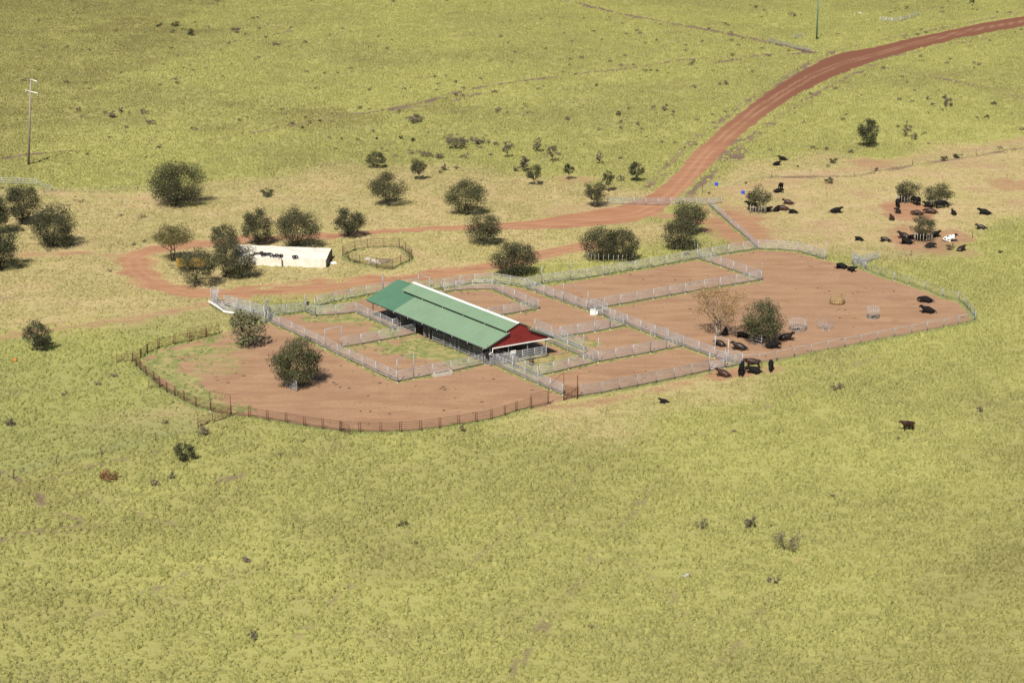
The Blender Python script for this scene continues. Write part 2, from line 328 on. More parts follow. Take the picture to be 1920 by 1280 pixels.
F['D1'] = [(1330,386),(1345,399),(1360,412),(1372,424),(1385,434),(1403,450),(1421.4,467.8)]
_tailless = {k: F[k] for k in F}
# ================================================================ ground sheet
def noise(n, l, P, scale, detail=3, rough=.55):
    z = n.new('ShaderNodeTexNoise'); z.inputs['Scale'].default_value = scale; z.inputs['Detail'].default_value = detail
    z.inputs['Roughness'].default_value = rough; l.new(P, z.inputs['Vector']); return z.outputs['Fac']
def ramp(n, l, x, a, b, lo=0., hi=1.):
    r = n.new('ShaderNodeMapRange'); r.interpolation_type = 'SMOOTHSTEP'; r.inputs['From Min'].default_value = a; r.inputs['From Max'].default_value = b
    r.inputs['To Min'].default_value = lo; r.inputs['To Max'].default_value = hi; l.new(x, r.inputs['Value']); return r.outputs['Result']
def mixc(n, l, f, a, b):
    m = n.new('ShaderNodeMix'); m.data_type = 'RGBA'
    if isinstance(f, float): m.inputs['Factor'].default_value = f
    else: l.new(f, m.inputs['Factor'])
    for k, v in (('A', a), ('B', b)):
        if isinstance(v, tuple): m.inputs[k].default_value = (*v, 1)
        else: l.new(v, m.inputs[k])
    return m.outputs['Result']
def math_(n, l, op, a, b):
    m = n.new('ShaderNodeMath'); m.operation = op
    for i, v in enumerate((a, b)):
        if isinstance(v, (int, float)): m.inputs[i].default_value = v
        else: l.new(v, m.inputs[i])
    return m.outputs[0]
YG, OL, BR, ST, GP, LN_ = (.340,.334,.110), (.270,.260,.092), (.215,.170,.098), (.46,.35,.195), (.165,.205,.070), (.145,.10,.075)
def grass_colour(n, l, P, straw, green, brown):
    big = noise(n, l, P, .016, 4); med = noise(n, l, P, .09, 4, .6); sm = noise(n, l, P, .55, 3, .6)
    a = math_(n, l, 'ADD', math_(n, l, 'MULTIPLY', big, .7), math_(n, l, 'MULTIPLY', med, .3))
    a = math_(n, l, 'ADD', math_(n, l, 'MULTIPLY', a, .92), math_(n, l, 'MULTIPLY', sm, .08))
    c = mixc(n, l, ramp(n, l, a, .38, .68), YG, OL)
    brn = noise(n, l, P, .05, 5, .65)
    c = mixc(n, l, ramp(n, l, brn, .56, .72, 0, .35), c, BR)
    c = mixc(n, l, math_(n, l, 'MULTIPLY', brown, ramp(n, l, med, .3, .6, .5, 1.)), c, (.165,.135,.055))  # brown patches and painted corner vignette both enter the grass colour here
    s2 = math_(n, l, 'MULTIPLY', straw, ramp(n, l, med, .25, .62, 1.0, .45))
    c = mixc(n, l, s2, c, ST)
    c = mixc(n, l, green, c, GP)
    return c, sm, med
def ground_material(name='ground_soil_and_grass'):
    m = bpy.data.materials.new(name); m.use_nodes = True; n = m.node_tree.nodes; l = m.node_tree.links
    b = n['Principled BSDF']; b.inputs['Roughness'].default_value = .95; b.inputs['Specular IOR Level'].default_value = .1
    geo = n.new('ShaderNodeNewGeometry'); P = geo.outputs['Position']
    at = n.new('ShaderNodeAttribute'); at.attribute_name = 'field'
    sp = n.new('ShaderNodeSeparateColor'); l.new(at.outputs['Color'], sp.inputs[0])
    dirt, red, straw = sp.outputs[0], sp.outputs[1], sp.outputs[2]
    ag = n.new('ShaderNodeAttribute'); ag.attribute_name = 'green'; al = n.new('ShaderNodeAttribute'); al.attribute_name = 'line'
    gc, sm, med = grass_colour(n, l, P, straw, ag.outputs['Fac'], at.outputs['Alpha'])
    fine = noise(n, l, P, 2.2, 5, .7)
    gap = mixc(n, l, ramp(n, l, fine, .40, .60, 0, .28), gc, (.21,.155,.095))
    # soil
    st = n.new('ShaderNodeMapping'); st.inputs['Scale'].default_value = (.22, 1.0, 1); st.inputs['Rotation'].default_value = (0, 0, .12); l.new(P, st.inputs['Vector'])
    streak = noise(n, l, st.outputs[0], .45, 5, .65)
    yard = mixc(n, l, ramp(n, l, streak, .38, .66), (.345,.218,.130), (.258,.155,.092))
    yard = mixc(n, l, ramp(n, l, med, .35, .65, 0, .55), yard, (.29,.182,.115))
    blot = noise(n, l, st.outputs[0], 1.5, 3, .6)
    yard = mixc(n, l, ramp(n, l, blot, .60, .72, 0, .5), yard, (.19,.105,.068))
    yard = mixc(n, l, ramp(n, l, fine, .38, .62, .0, .5), yard, (.25,.145,.088))
    path = noise(n, l, P, .16, 4, .6)
    yard = mixc(n, l, ramp(n, l, path, .50, .66, 0, .45), yard, (.235,.135,.082))
    sepy = n.new('ShaderNodeSeparateXYZ'); l.new(P, sepy.inputs[0])
    road = mixc(n, l, ramp(n, l, streak, .35, .65), (.345,.178,.100), (.27,.132,.074))
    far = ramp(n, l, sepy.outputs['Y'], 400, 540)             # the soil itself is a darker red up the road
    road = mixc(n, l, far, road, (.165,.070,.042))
    rt = n.new('ShaderNodeAttribute'); rt.attribute_name = 'rut'
    road = mixc(n, l, math_(n, l, 'MULTIPLY', rt.outputs['Fac'], ramp(n, l, med, .3, .6, .1, .5)), road, (.40,.245,.15))
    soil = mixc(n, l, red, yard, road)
    # patchy edge between soil and grass
    e = math_(n, l, 'ADD', dirt, math_(n, l, 'MULTIPLY', math_(n, l, 'SUBTRACT', fine, .5), 1.1))
    e = math_(n, l, 'ADD', e, math_(n, l, 'MULTIPLY', math_(n, l, 'SUBTRACT', sm, .5), .5))
    f1 = ramp(n, l, e, .25, .80)
    col = mixc(n, l, f1, gap, soil)
    g2 = math_(n, l, 'ADD', ag.outputs['Fac'], math_(n, l, 'MULTIPLY', math_(n, l, 'SUBTRACT', fine, .5), 1.2))
    g2 = math_(n, l, 'ADD', g2, math_(n, l, 'MULTIPLY', math_(n, l, 'SUBTRACT', streak, .5), 1.0))
    gg = mixc(n, l, ramp(n, l, sm, .4, .6), (.17,.20,.065), (.30,.27,.11))
    col = mixc(n, l, math_(n, l, 'MULTIPLY', ramp(n, l, g2, .35, .85), .85), col, gg)
    col = mixc(n, l, math_(n, l, 'MULTIPLY', al.outputs['Fac'], ramp(n, l, fine, .3, .55, .55, 1.3)), col, LN_)
    l.new(col, b.inputs['Base Color'])
    bp = n.new('ShaderNodeBump'); bp.inputs['Strength'].default_value = .8; bp.inputs['Distance'].default_value = .22
    hh = math_(n, l, 'MULTIPLY', fine, ramp(n, l, f1, 0, 1, 1.0, .22))
    l.new(hh, bp.inputs['Height']); l.new(bp.outputs['Normal'], b.inputs['Normal'])
    return m
def axis(segs):
    out = [segs[0][0]]
    for a, b, st in segs:
        k = max(1, round((b-a)/st)); out += list(np.linspace(a, b, k+1)[1:])
    return np.array(out)
gx = axis([(-9000,-2500,3000),(-2500,-600,700),(-600,-220,60),(-220,-110,3),(-110,-70,1.2),(-70,130,.6),(130,210,1.4),(210,260,4),(260,700,60),(700,2500,700),(2500,9000,3000)])
gy = axis([(-6000,-1000,2500),(-1000,60,300),(60,150,6),(150,230,1.0),(230,420,.6),(420,500,1.0),(500,700,2.0),(700,820,6),(820,1400,70),(1400,4000,700),(4000,12000,3000)])
XX, YY = np.meshgrid(gx, gy); GPnts = np.stack([XX.ravel(), YY.ravel()], 1)
fd, fr, fs, fg, fl = fields(GPnts); fb = browns_and_vignette(GPnts)
inreg = ((np.abs(GPnts[:, 0]) < 300) & (GPnts[:, 1] > 100) & (GPnts[:, 1] < 900))
zz = (vnoise(GPnts, 1.1)-.5)*.10*(1-fd)*inreg+(vnoise(GPnts, 25)-.5)*.0
zz = zz-.10*np.clip(fl, 0, 1)*inreg-.02
nx, ny = len(gx), len(gy)
idx = np.arange(nx*ny).reshape(ny, nx)
quads = np.stack([idx[:-1, :-1].ravel(), idx[:-1, 1:].ravel(), idx[1:, 1:].ravel(), idx[1:, :-1].ravel()], 1)
def grid_mesh(name, co, quads, mat, cols, extra):
    me = bpy.data.meshes.new(name); me.vertices.add(len(co)); me.vertices.foreach_set('co', co.ravel())
    me.loops.add(quads.size); me.loops.foreach_set('vertex_index', quads.ravel().astype(np.int32))
    me.polygons.add(len(quads)); me.polygons.foreach_set('loop_start', (np.arange(len(quads))*4).astype(np.int32))
    me.update(calc_edges=True); me.polygons.foreach_set('use_smooth', np.ones(len(quads), bool))
    a = me.attributes.new('field', 'FLOAT_COLOR', 'POINT'); a.data.foreach_set('color', cols.ravel())
    for k, v in extra.items():
        a = me.attributes.new(k, 'FLOAT', 'POINT'); a.data.foreach_set('value', v.astype(np.float32))
    me.materials.append(mat); return me
GM = ground_material()
ok = (quads.max() > 0)
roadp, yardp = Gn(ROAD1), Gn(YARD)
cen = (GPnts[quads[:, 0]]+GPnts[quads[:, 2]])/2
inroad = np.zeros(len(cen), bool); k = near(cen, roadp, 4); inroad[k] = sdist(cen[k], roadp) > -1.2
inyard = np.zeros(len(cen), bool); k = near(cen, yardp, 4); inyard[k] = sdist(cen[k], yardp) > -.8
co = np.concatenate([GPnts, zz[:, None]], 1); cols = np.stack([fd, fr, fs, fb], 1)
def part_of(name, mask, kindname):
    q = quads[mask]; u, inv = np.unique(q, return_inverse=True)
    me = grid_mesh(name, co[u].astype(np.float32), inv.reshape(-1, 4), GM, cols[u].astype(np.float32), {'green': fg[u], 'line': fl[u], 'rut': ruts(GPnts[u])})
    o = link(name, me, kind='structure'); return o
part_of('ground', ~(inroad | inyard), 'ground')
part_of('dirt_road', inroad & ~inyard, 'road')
part_of('yard_ground', inyard, 'yard')

# ================================================================ grass tussocks
def grass_material(name, dry=0.0):
    m = bpy.data.materials.new(name); m.use_nodes = True; n = m.node_tree.nodes; l = m.node_tree.links
    b = n['Principled BSDF']; b.inputs['Roughness'].default_value = .8; b.inputs['Specular IOR Level'].default_value = .2
    oi = n.new('ShaderNodeNewGeometry')
    at = n.new('ShaderNodeAttribute'); at.attribute_type = 'INSTANCER'; at.attribute_name = 'fieldc'
    sp = n.new('ShaderNodeSeparateColor'); l.new(at.outputs['Color'], sp.inputs[0])
    c, sm, med = grass_colour(n, l, oi.outputs['Position'], sp.outputs[0], sp.outputs[1], at.outputs['Alpha'])
    hs = n.new('ShaderNodeHueSaturation'); l.new(c, hs.inputs['Color'])
    l.new(ramp(n, l, sp.outputs[2], 0, 1, .91, 1.09), hs.inputs['Value'])
    l.new(hs.outputs[0], b.inputs['Base Color'])
    tr = n.new('ShaderNodeBsdfTranslucent'); l.new(hs.outputs[0], tr.inputs['Color'])
    ms = n.new('ShaderNodeMixShader'); ms.inputs[0].default_value = .25
    l.new(b.outputs[0], ms.inputs[1]); l.new(tr.outputs[0], ms.inputs[2]); l.new(ms.outputs[0], n['Material Output'].inputs['Surface'])
    return m
GRM = grass_material('tussock_grass')
def tuft_mesh(name, seed, blades, mat, h=.30, r=.42, bw=.055, dome=True):
    rg = random.Random(seed); mb = MB()
    if dome:
        rings = [(1.0, -.02), (.82, .10), (.50, .19), (0, .23)]; k = 7; vs = []; fs = []
        for i, (rr, z) in enumerate(rings[:-1]):
            for j in range(k):
                a = 2*math.pi*(j+.5*(i % 2))/k; q = rr*r*rg.uniform(.75, 1.2)
                vs.append((q*math.cos(a), q*math.sin(a), z*h/.3*rg.uniform(.7, 1.3)))
        vs.append((0, 0, .24*h/.3))
        for i in range(2):
            for j in range(k): fs.append((i*k+j, i*k+(j+1) % k, (i+1)*k+(j+1) % k, (i+1)*k+j))
        for j in range(k): fs.append((2*k+j, 2*k+(j+1) % k, 3*k))
        mb.add(vs, fs, smooth=False)
    for i in range(blades):
        a = rg.uniform(0, 2*math.pi); q = r*.75*math.sqrt(rg.random()); lean = rg.uniform(.15, .9)
        x, y = q*math.cos(a), q*math.sin(a); hh = h*rg.uniform(.7, 1.35); z0 = .12*h/.3*(1-q/r)
        dx, dy = math.cos(a)*lean*hh, math.sin(a)*lean*hh; b2 = rg.uniform(0, math.pi); wx, wy = bw*math.cos(b2), bw*math.sin(b2)
        mb.add([(x-wx, y-wy, z0), (x+wx, y+wy, z0), (x+dx, y+dy, z0+hh)], [(0, 1, 2)])
    return mb.mesh(name, mat)
def source_collection(name, meshes):
    c = bpy.data.collections.new(name)
    for i, me in enumerate(meshes):
        c.objects.link(bpy.data.objects.new(name+'_source', me))
    return c
def scatter(name, pts, scale, srcs, colr, zs=None, label=None):
    me = bpy.data.meshes.new(name); me.vertices.add(len(pts)); me.vertices.foreach_set('co', pts.astype(np.float32).ravel())
    a = me.attributes.new('size', 'FLOAT_VECTOR', 'POINT'); a.data.foreach_set('vector', scale.astype(np.float32).ravel())
    a = me.attributes.new('fieldc', 'FLOAT_COLOR', 'POINT'); a.data.foreach_set('color', colr.astype(np.float32).ravel())
    a = me.attributes.new('turn', 'FLOAT_VECTOR', 'POINT'); t = np.zeros((len(pts), 3)); t[:, 2] = rng.uniform(0, 6.283, len(pts)); a.data.foreach_set('vector', t.astype(np.float32).ravel())
    o = link(name, me, kind='stuff', label=label)
    g = bpy.data.node_groups.new(name, 'GeometryNodeTree')
    g.interface.new_socket('Geometry', in_out='INPUT', socket_type='NodeSocketGeometry'); g.interface.new_socket('Geometry', in_out='OUTPUT', socket_type='NodeSocketGeometry')
    n = g.nodes; l = g.links
    gi = n.new('NodeGroupInput'); go = n.new('NodeGroupOutput')
    ip = n.new('GeometryNodeInstanceOnPoints'); ci = n.new('GeometryNodeCollectionInfo'); ci.inputs['Collection'].default_value = srcs
    ci.inputs['Separate Children'].default_value = True; ci.inputs['Reset Children'].default_value = True
    def na(nm):
        x = n.new('GeometryNodeInputNamedAttribute'); x.data_type = 'FLOAT_VECTOR'; x.inputs['Name'].default_value = nm; return x.outputs['Attribute']
    l.new(gi.outputs[0], ip.inputs['Points']); l.new(ci.outputs[0], ip.inputs['Instance']); ip.inputs['Pick Instance'].default_value = True
    rv = n.new('FunctionNodeRandomValue'); rv.data_type = 'INT'; rv.inputs[5].default_value = 50; l.new(rv.outputs[2], ip.inputs['Instance Index'])
    l.new(na('size'), ip.inputs['Scale']); l.new(na('turn'), ip.inputs['Rotation']); l.new(ip.outputs[0], go.inputs[0])
    md = o.modifiers.new('scatter', 'NODES'); md.node_group = g
    return o
def sample(y0, y1, dens):
    """random points on the part of the field the photograph can see, with a margin to the sides"""
    A = (y1-y0)*2*(.285*y1+22); k = int(A*dens)
    y = rng.uniform(y0, y1, k); x = rng.uniform(-1, 1, k)*(.285*y1+22)
    s = np.abs(x) < .285*y+22
    return np.stack([x[s], y[s]], 1)
P = np.concatenate([sample(140, 235, 3.0), sample(235, 330, 2.6), sample(330, 450, 2.2), sample(450, 760, 1.5)])
d_, r_, s_, g_, l_ = fields(P)
# ragged cover: clumps thin out with noise, none on soil
cover = .54+.9*vnoise(P, 2.3)*.6+.5*(vnoise(P, 9)-.4)
keep = (rng.random(len(P)) < cover*(1-smooth(d_, .12, .55))*(1-.95*np.clip(l_*1.3, 0, 1)))
P, s_, g_, l_ = P[keep], s_[keep], g_[keep], l_[keep]
base = np.interp(P[:, 1], [150, 330, 450, 700], [.88, .92, 1.0, 1.15])
lump = .62+.55*vnoise(P, 1.4)+.25*vnoise(P, 6)
sx = base*lump*rng.uniform(.75, 1.3, len(P)); sz = base*lump*rng.uniform(.6, 1.65, len(P))*(1-.4*s_)*(1-.3*g_)
Z = np.zeros(len(P))
scatter('grass', np.stack([P[:, 0], P[:, 1], Z-.03], 1), np.stack([sx, sx*rng.uniform(.8, 1.2, len(P)), sz], 1),
        source_collection('tussock', [tuft_mesh('tussock', i, 11, GRM) for i in range(6)]),
        np.stack([s_, g_*.6, np.clip(rng.normal(.5, .2, len(P)), 0, 1), browns_and_vignette(P)], 1))
NT = len(P)
# short grass along the foot of the fences and in the green corners of the pens
L = []
for key, run in F.items():
    q = Gn(run)
    for a, b in zip(q[:-1], q[1:]):
        d = np.linalg.norm(b-a); k = int(d*2.2*(.5 if key[0] in 'E' else 1)); t = rng.random(k)
        L.append(a+(b-a)*t[:, None]+rng.normal(0, .28, (k, 2)))
for poly, st in GREENS:
    if st < .3: continue
    q = Gn(poly); lo, hi = q.min(0), q.max(0); k = int(np.prod(hi-lo)*1.6*st*st); t = lo+(hi-lo)*rng.random((k, 2)); ins = sdist(t, q) > -.5
    t = t[ins]; L.append(t[vnoise(t, 1.8) > .42])
P = np.concatenate(L)
scatter('short_grass', np.stack([P[:, 0], P[:, 1], np.full(len(P), -.03)], 1), np.stack([rng.uniform(.35, .8, len(P))]*2+[rng.uniform(.25, .75, len(P))], 1),
        source_collection('short_tussock', [tuft_mesh('short_tussock', 40+i, 10, GRM) for i in range(3)]),
        np.stack([rng.uniform(0, .5, len(P)), rng.uniform(.35, 1, len(P)), np.clip(rng.normal(.45, .2, len(P)), 0, 1), np.zeros(len(P))], 1))
# ================================================================ fences
ROD = {k: unit_rod('rail', r, M[m]) for k, (r, m) in {'g': (.054, 'galv'), 'gthin': (.02, 'galvd'), 'gtop': (.05, 'galv'), 'r': (.031, 'rust'), 'b': (.034, 'brown'), 'w': (.05, 'white'), 'wire': (.009, 'galvd'), 'cable': (.022, 'galvd'), 'gr': (.05, 'galvd')}.items()}
def post_mesh(r, h, mat): mb = MB(); mb.tube([(0, 0, -.1), (0, 0, h)], r, 6); return mb.mesh('post', mat)
POSTS = {}
def get_post(r, h, mat):
    k = (r, h, mat)
    if k not in POSTS: POSTS[k] = post_mesh(r, h, M[mat])
    return POSTS[k]
fm = MB(); fm.tube([(0, 0, -.05), (0, 0, .10)], [.15, .11], 8); FOOT = fm.mesh('footing', M['conc'])
fm = MB(); fm.box((0, 0, .13), (.14, .14, .14)); BASEPL = fm.mesh('base_plate', M['white'])
def wpt(p, z=0): v = G(*p); v.z = z; return v
def fence(key, label, group=None, h=1.75, rails=(.38, .72, 1.06, 1.40, 1.72), rod_k='g', top_k=None, pr=.055, pm='galv', foot=True, dbl=False, name='yard_fence', pts=None, cat='fence', dz=.0):
    pr = pr*1.2 if pm[0] == 'g' else pr
    pts = [wpt(p) for p in (pts or F[key])]
    closed = (pts[0]-pts[-1]).length < .05
    t = thing(name, pts[0], label, cat, group)
    pp = pts[:-1] if closed else pts
    for i, p in enumerate(pp):
        if dbl and 0 < i < len(pp)-1:      # panel joints show two uprights side by side
            d = (pts[i+1]-pts[i-1]).normalized()*.13
            offs = (-d, d)
        else: offs = (Vector((0, 0, 0)),)
        for k, o_ in enumerate(offs):
            po = link('post', get_post(pr, h+.05, pm), t, p+o_-t.location)
            po.rotation_euler = (random.gauss(0, .008), random.gauss(0, .008), 0)
            if foot and k == 0: link('footing', FOOT, po, (0, 0, 0))
    for a, b in zip(pts[:-1], pts[1:]):
        for j, z in enumerate(rails):
            k = top_k if (top_k and j == len(rails)-1) else rod_k
            o_ = Vector((0, 0, z)); s1 = random.gauss(0, .012); s2 = random.gauss(0, .012)
            rod('rail', ROD[k], t, a+o_+Vector((0, 0, s1)), b+o_+Vector((0, 0, s2)))
    return t
GRP = 'galvanised steel rail fences of the cattle yards'
R6 = (.30, .58, .86, 1.14, 1.42, 1.70)
fence('A1', 'grey rail fence sloping from the loading race to the pen corner, behind the bushy tree', GRP)
fence('B6', 'grey rail fence from the lower pen corner past the concrete trough to the shed corner', GRP)
fence('B7', 'grey rail fence dividing the two grassy pens left of the green shed', GRP)
fence('P1', 'grey rail fence running right from the pen corner above the silvery tree', GRP)
fence('P2', 'single short grey fence panel between the two tall posts above the left pen', GRP)
fence('P3', 'grey rail fence along the top of the left grassy pen, facing the shed', GRP)
fence('P4', 'grey rail fence sloping down along the left grassy pen to the dark green roof bay', GRP, rails=R6)
fence('P5', 'short grey rail fence disappearing under the dark green roof bay', GRP, rails=R6)
fence('S1', 'grey rail fence along the open long side of the shed under the eave', GRP)
fence('OUT', 'grey rail fence behind the left end of the shed beside the dirt track', GRP)
fence('OUT2', 'outer curved grey rail fence behind the shed ridge', GRP)
fence('IN', 'inner curved grey rail fence with a pointed end behind the shed', GRP)
fence('N1', 'long grey rail fence along the rear yard in front of the wide tree with pickets', GRP)
fence('N2', 'pale grey rail fence round the rear corner of the big yard', GRP)
fence('A3', 'long grey rail fence running diagonally through the middle of the yards', GRP, rails=R6)
fence('A3b', 'short grey fence panel ending the long diagonal fence beside the standing brown cow', GRP, foot=False)
fence('A5', 'grey rail fence slanting to the free corner behind the bare golden tree', GRP)
fence('B4', 'grey rail fence from the white trough to the free corner behind the golden tree', GRP)
fence('B3', 'grey rail fence right of the shed, the rear one of the small pen', GRP, rails=R6)
fence('A4', 'grey rail fence right of the red gable, near side of the narrow lane', GRP)
fence('A4b', 'grey rail fence right of the red gable, far side of the narrow lane', GRP, foot=False)
fence('B1', 'grey rail fence in front of the small square pen, crossing to the long diagonal fence', GRP)
fence('A2', 'grey rail fence sloping down from the shed gate to the rusty double gate', GRP, rails=R6)
fence('A2b', 'grey rail fence inside the lane by the brown drum', GRP, foot=False)
fence('B2', 'front grey rail fence along the open pasture edge, right of the rusty gate', GRP, foot=False, pm='galvd', rod_k='gr')
fence('B2b', 'short grey rail fence panel behind the lying brown cow and the grazing black one', GRP, foot=False)
fence('E1', 'long mesh fence with heavy top rail on the front of the big yard', GRP, h=1.5, rails=(.12, .36, .60, .84, 1.08, 1.45), rod_k='wire', top_k='gtop', foot=False, pm='galvd')
fence('E2', 'curved mesh fence with thin rails round the far right end of the big yard', GRP, h=1.5, rails=(.3, .6, .9, 1.2, 1.45), rod_k='gthin', top_k='gthin', pm='galvd')
fence('LN', 'near side rail fence of the loading race, partly behind the silvery tree', GRP, h=1.9, rails=(.35, .7, 1.05, 1.4, 1.85), foot=False)
fence('LF', 'far side rail fence of the loading race at the left end of the yards', GRP, h=1.9, rails=(.35, .6, .85, 1.1, 1.35, 1.6, 1.85), foot=False)
RR = (.30, .58, .86, 1.14, 1.42)
fence('R1', 'rust brown panel fence curving round the left end of the yard', 'rust brown portable panel fences', h=1.5, rails=RR, rod_k='r', pm='rust', foot=False, dbl=True, name='panel_fence')
fence('R2', 'rust brown panel fence along the lower edge of the big red yard', 'rust brown portable panel fences', h=1.5, rails=RR, rod_k='r', pm='rust', foot=False, dbl=True, name='panel_fence')
fence('RP', 'round pen of brown rail panels beside the white covered bunker', None, h=1.75, rails=(.35, .68, 1.01, 1.34, 1.70), rod_k='b', pm='brown', foot=False, name='round_pen', cat='pen')
fence('D1', 'narrow twin grey rail fence going from the road gate down to the yard corner', None, h=1.3, rails=(.3, .65, 1.0, 1.3), rod_k='g', foot=False)
fence('x', 'pale rail fence across the dirt road with gates', None, h=1.35, rails=(.2, .5, .8, 1.05, 1.32), rod_k='gr', pm='galv', foot=False, name='road_fence',
      pts=[(1138,382),(1167,383),(1189,383.5),(1211,384),(1234,384.5),(1257,383.5),(1281,383),(1305,383.5),(1329,384)])
fence('x', 'open grey gate panel at the right end of the white road fence', None, h=1.3, rails=(.3, .65, 1.0, 1.3), foot=False, name='gate', cat='gate', pts=[(1330,384),(1352,381)])
fence('x', 'pale rail fence at the left edge above the dark trees', None, h=1.5, rails=(.5, 1.0, 1.45), rod_k='g', pm='galv', foot=False, name='rail_fence', pts=[(-30,344),(4,346),(37,347),(70,348.5)])
fence('x', 'leaning pale rails running down from the left white fence', None, h=.9, rails=(.35, .85), rod_k='g', pm='galvd', foot=False, name='rail_fence', pts=[(70,348.5),(97,357)])
fence('x', 'small grey yard fence of panels alone in the far pasture beyond the road', None, h=1.5, rails=RR, foot=False, pm='white', name='rail_fence', pts=[(1650,40),(1661,41),(1672,42),(1688,40),(1705,36),(1723,30)])
fence('x', 'grey panel fence left of the road near the tall green pole', None, h=1.4, rails=RR, foot=False, name='rail_fence', pts=[(1440,80),(1456,84),(1472,88),(1490,92),(1506,95.5),(1521,99)], rod_k='gr', pm='galvd')
fence('x', 'small greenish gate standing left of the tall pole in far grass', None, h=1.5, rails=RR, foot=False, name='gate', cat='gate', pts=[(1488,74),(1504,72)], rod_k='gr', pm='galvd')

# ---- gates and single panels
def panel(label, a, b, z0=.15, h=1.35, n=6, k='g', pm='galv', brace=True, name='gate', cat='gate', za=0, group=None):
    A = wpt(a); B = wpt(b); t = thing(name, A, label, cat, group)
    for z in np.linspace(z0, h, n): rod('rail', ROD[k], t, A+Vector((0, 0, z)), B+Vector((0, 0, z)))
    for q in (A, B): link('end_post', get_post(.04, h+.02, pm), t, q-A)
    if brace: rod('brace', ROD[k], t, A+Vector((0, 0, z0)), B+Vector((0, 0, h)))
    return t
panel('grey gate leaf between tall posts on the front fence, above the lying brown cow', (1332,694.5), (1357,690.5))
panel('grey gate leaf closing the lane near the tall header frame by the golden tree', (1342,671.5), (1363,677))
panel('short grey shed gate with seven rails at the near corner of the shed', (910,683), (924,683), n=7, h=1.9, brace=False)
panel('open grey gate swung out at the rear corner behind the two black cattle', (1598,497), (1647,487.5), h=1.4)
panel('grey gate leaf lying across the fence beside the open rear gate', (1598,486), (1623,504), h=1.4)
panel('rusty gate panel swung outwards below the tall rusty gate frame', (371,801), (399,791.5), k='r', pm='rust', brace=False)
panel('rusty gate leaf between the swung panel and the frame of the rusty gate', (399,791.5), (433,781.5), k='r', pm='rust')
panel('rusty gate leaf inside the tall rusty frame at the lower left', (396,771), (432,779), k='r', pm='rust')
panel('tall rusty panel gate leaning open at the right end of the rusty fence', (994,767), (1027,759), k='r', pm='rust', h=2.1, n=7, brace=False)
panel('dark rusty cross-braced gate right of the tall header post', (1058,750), (1084,744), k='r', pm='rust', h=1.5)
panel('rusty cross-braced gate leaf overlapping the dark gate by the header post', (1060,742), (1082,748), k='r', pm='rust', h=1.5)
panel('short rusty panel sticking out of the lower fence near its bend', (638.7,808.5), (656.5,816), k='r', pm='rust', brace=False)
panel('brown gate standing open at the far left tip of the rusty fence', (249,679), (218.5,681), k='b', pm='brown', brace=False)
panel('brown gate half hidden outside the left rusty fence', (299,727), (279,727.5), k='b', pm='brown', brace=False, n=4, h=1.2)
panel('brown double panel gate in the rusty fence near the silvery tree', (352,637), (387,631), k='b', pm='brown', brace=False, n=5, h=1.8)
panel('brown gate panel on the front of the round pen', (705.7,504), (736.7,506.5), k='b', pm='brown', brace=False, n=8, h=1.9)
panel('white rails gate beside the shaded cattle under the round tree', (1407,642), (1428,648), n=4, h=1.6)
panel('small grey gate panel guarding the trunk of the bushy tree in the red yard', (535,724), (557,733.5), n=6, h=1.5, brace=False)
panel('grey gate panel crossing the lane behind the white trough', (1108,578), (1138,588), n=6, h=1.7)
# tall gate frames
def frame(label, a, b, h1, h2=None, r=.075, top=True, k='cable', pm='galvd', drop=0.0, rtop=None):
    A = wpt(a); B = wpt(b); h2 = h2 or h1; t = thing('gateway', A, label, 'gateway')
    link('post', get_post(r, h1, pm), t, (0, 0, 0)); link('post', get_post(r, h2, pm), t, B-A)
    if top: rod('header_pipe', ROD[k], t, A+Vector((0, 0, h1-drop)), B+Vector((0, 0, h2-drop)))
    for q, hh in ((A, h1), (B, h2)):
        link('footing', FOOT, t, q-A)
    return t
frame('tall steel header frame in the pen divider above the bushy tree', (610,654), (641,652.5), 3.1, 3.5, k='g')
frame('tall steel header frame at the lower corner of the grassy pen', (745,717), (776,710.5), 3.5, 3.9, k='gr')
frame('tall steel header frame over the shed ridge, behind the roof monitor', (785,549), (806,557), 3.3, 3.3, k='g')
frame('tall post pair behind the shed beside the header frame', (806,540), (828,545.5), 2.0, 1.7, k='g', top=False)
frame('tall steel gate frame at the start of the diagonal lane', (1056.5,566.5), (1102,582.5), 3.3)
frame('tall steel gate frame above the white trough', (1116,622), (1143.8,617.5), 3.4, 3.4, k='g')
frame('tall steel gate posts where the narrow lane meets the front pen', (1094.5,664), (1121.7,679.4), 3.3, 3.9, top=False)
frame('tall rounded gate frame in front of the small square pen', (1219.5,662.5), (1249.7,655.5), 3.6, 3.5, k='g')
frame('tall gate posts on the front fence nearest the lying brown cow', (1330,695), (1359,690), 2.9, 3.0, r=.10, top=False)
frame('pale gate frame at the lower end of the diagonal fence under the golden tree', (1340,670), (1365,676), 3.4, 3.3, k='g', pm='galv')
frame('tall rusty gate frame at the lower left of the rusty fence', (394.7,771), (433.2,781), 2.9, 3.2, k='r', pm='rust', r=.05)
frame('rusty header frame at the gap right of the rusty fence', (1028.8,759.5), (1056.8,752.5), 2.9, 4.3, k='r', pm='rust', r=.055, drop=.0)
frame('lone tall steel post pair at the open rear gateway', (1547.5,487.5), (1597.5,497.5), 3.3, 2.3, top=False)
frame('tall post pair above the left pen near the loading race', (572.5,585.5), (591,593), 3.0, 3.0, top=False, r=.09)
frame('tall posts at the near end of the loading race by the silvery tree', (497,604), (503,592), 3.0, 3.0, top=False, r=.09)
frame('tall thick post pair on the rear fence of the back yard', (1015.8,534), (1070,526.5), 3.3, 3.4, top=False)
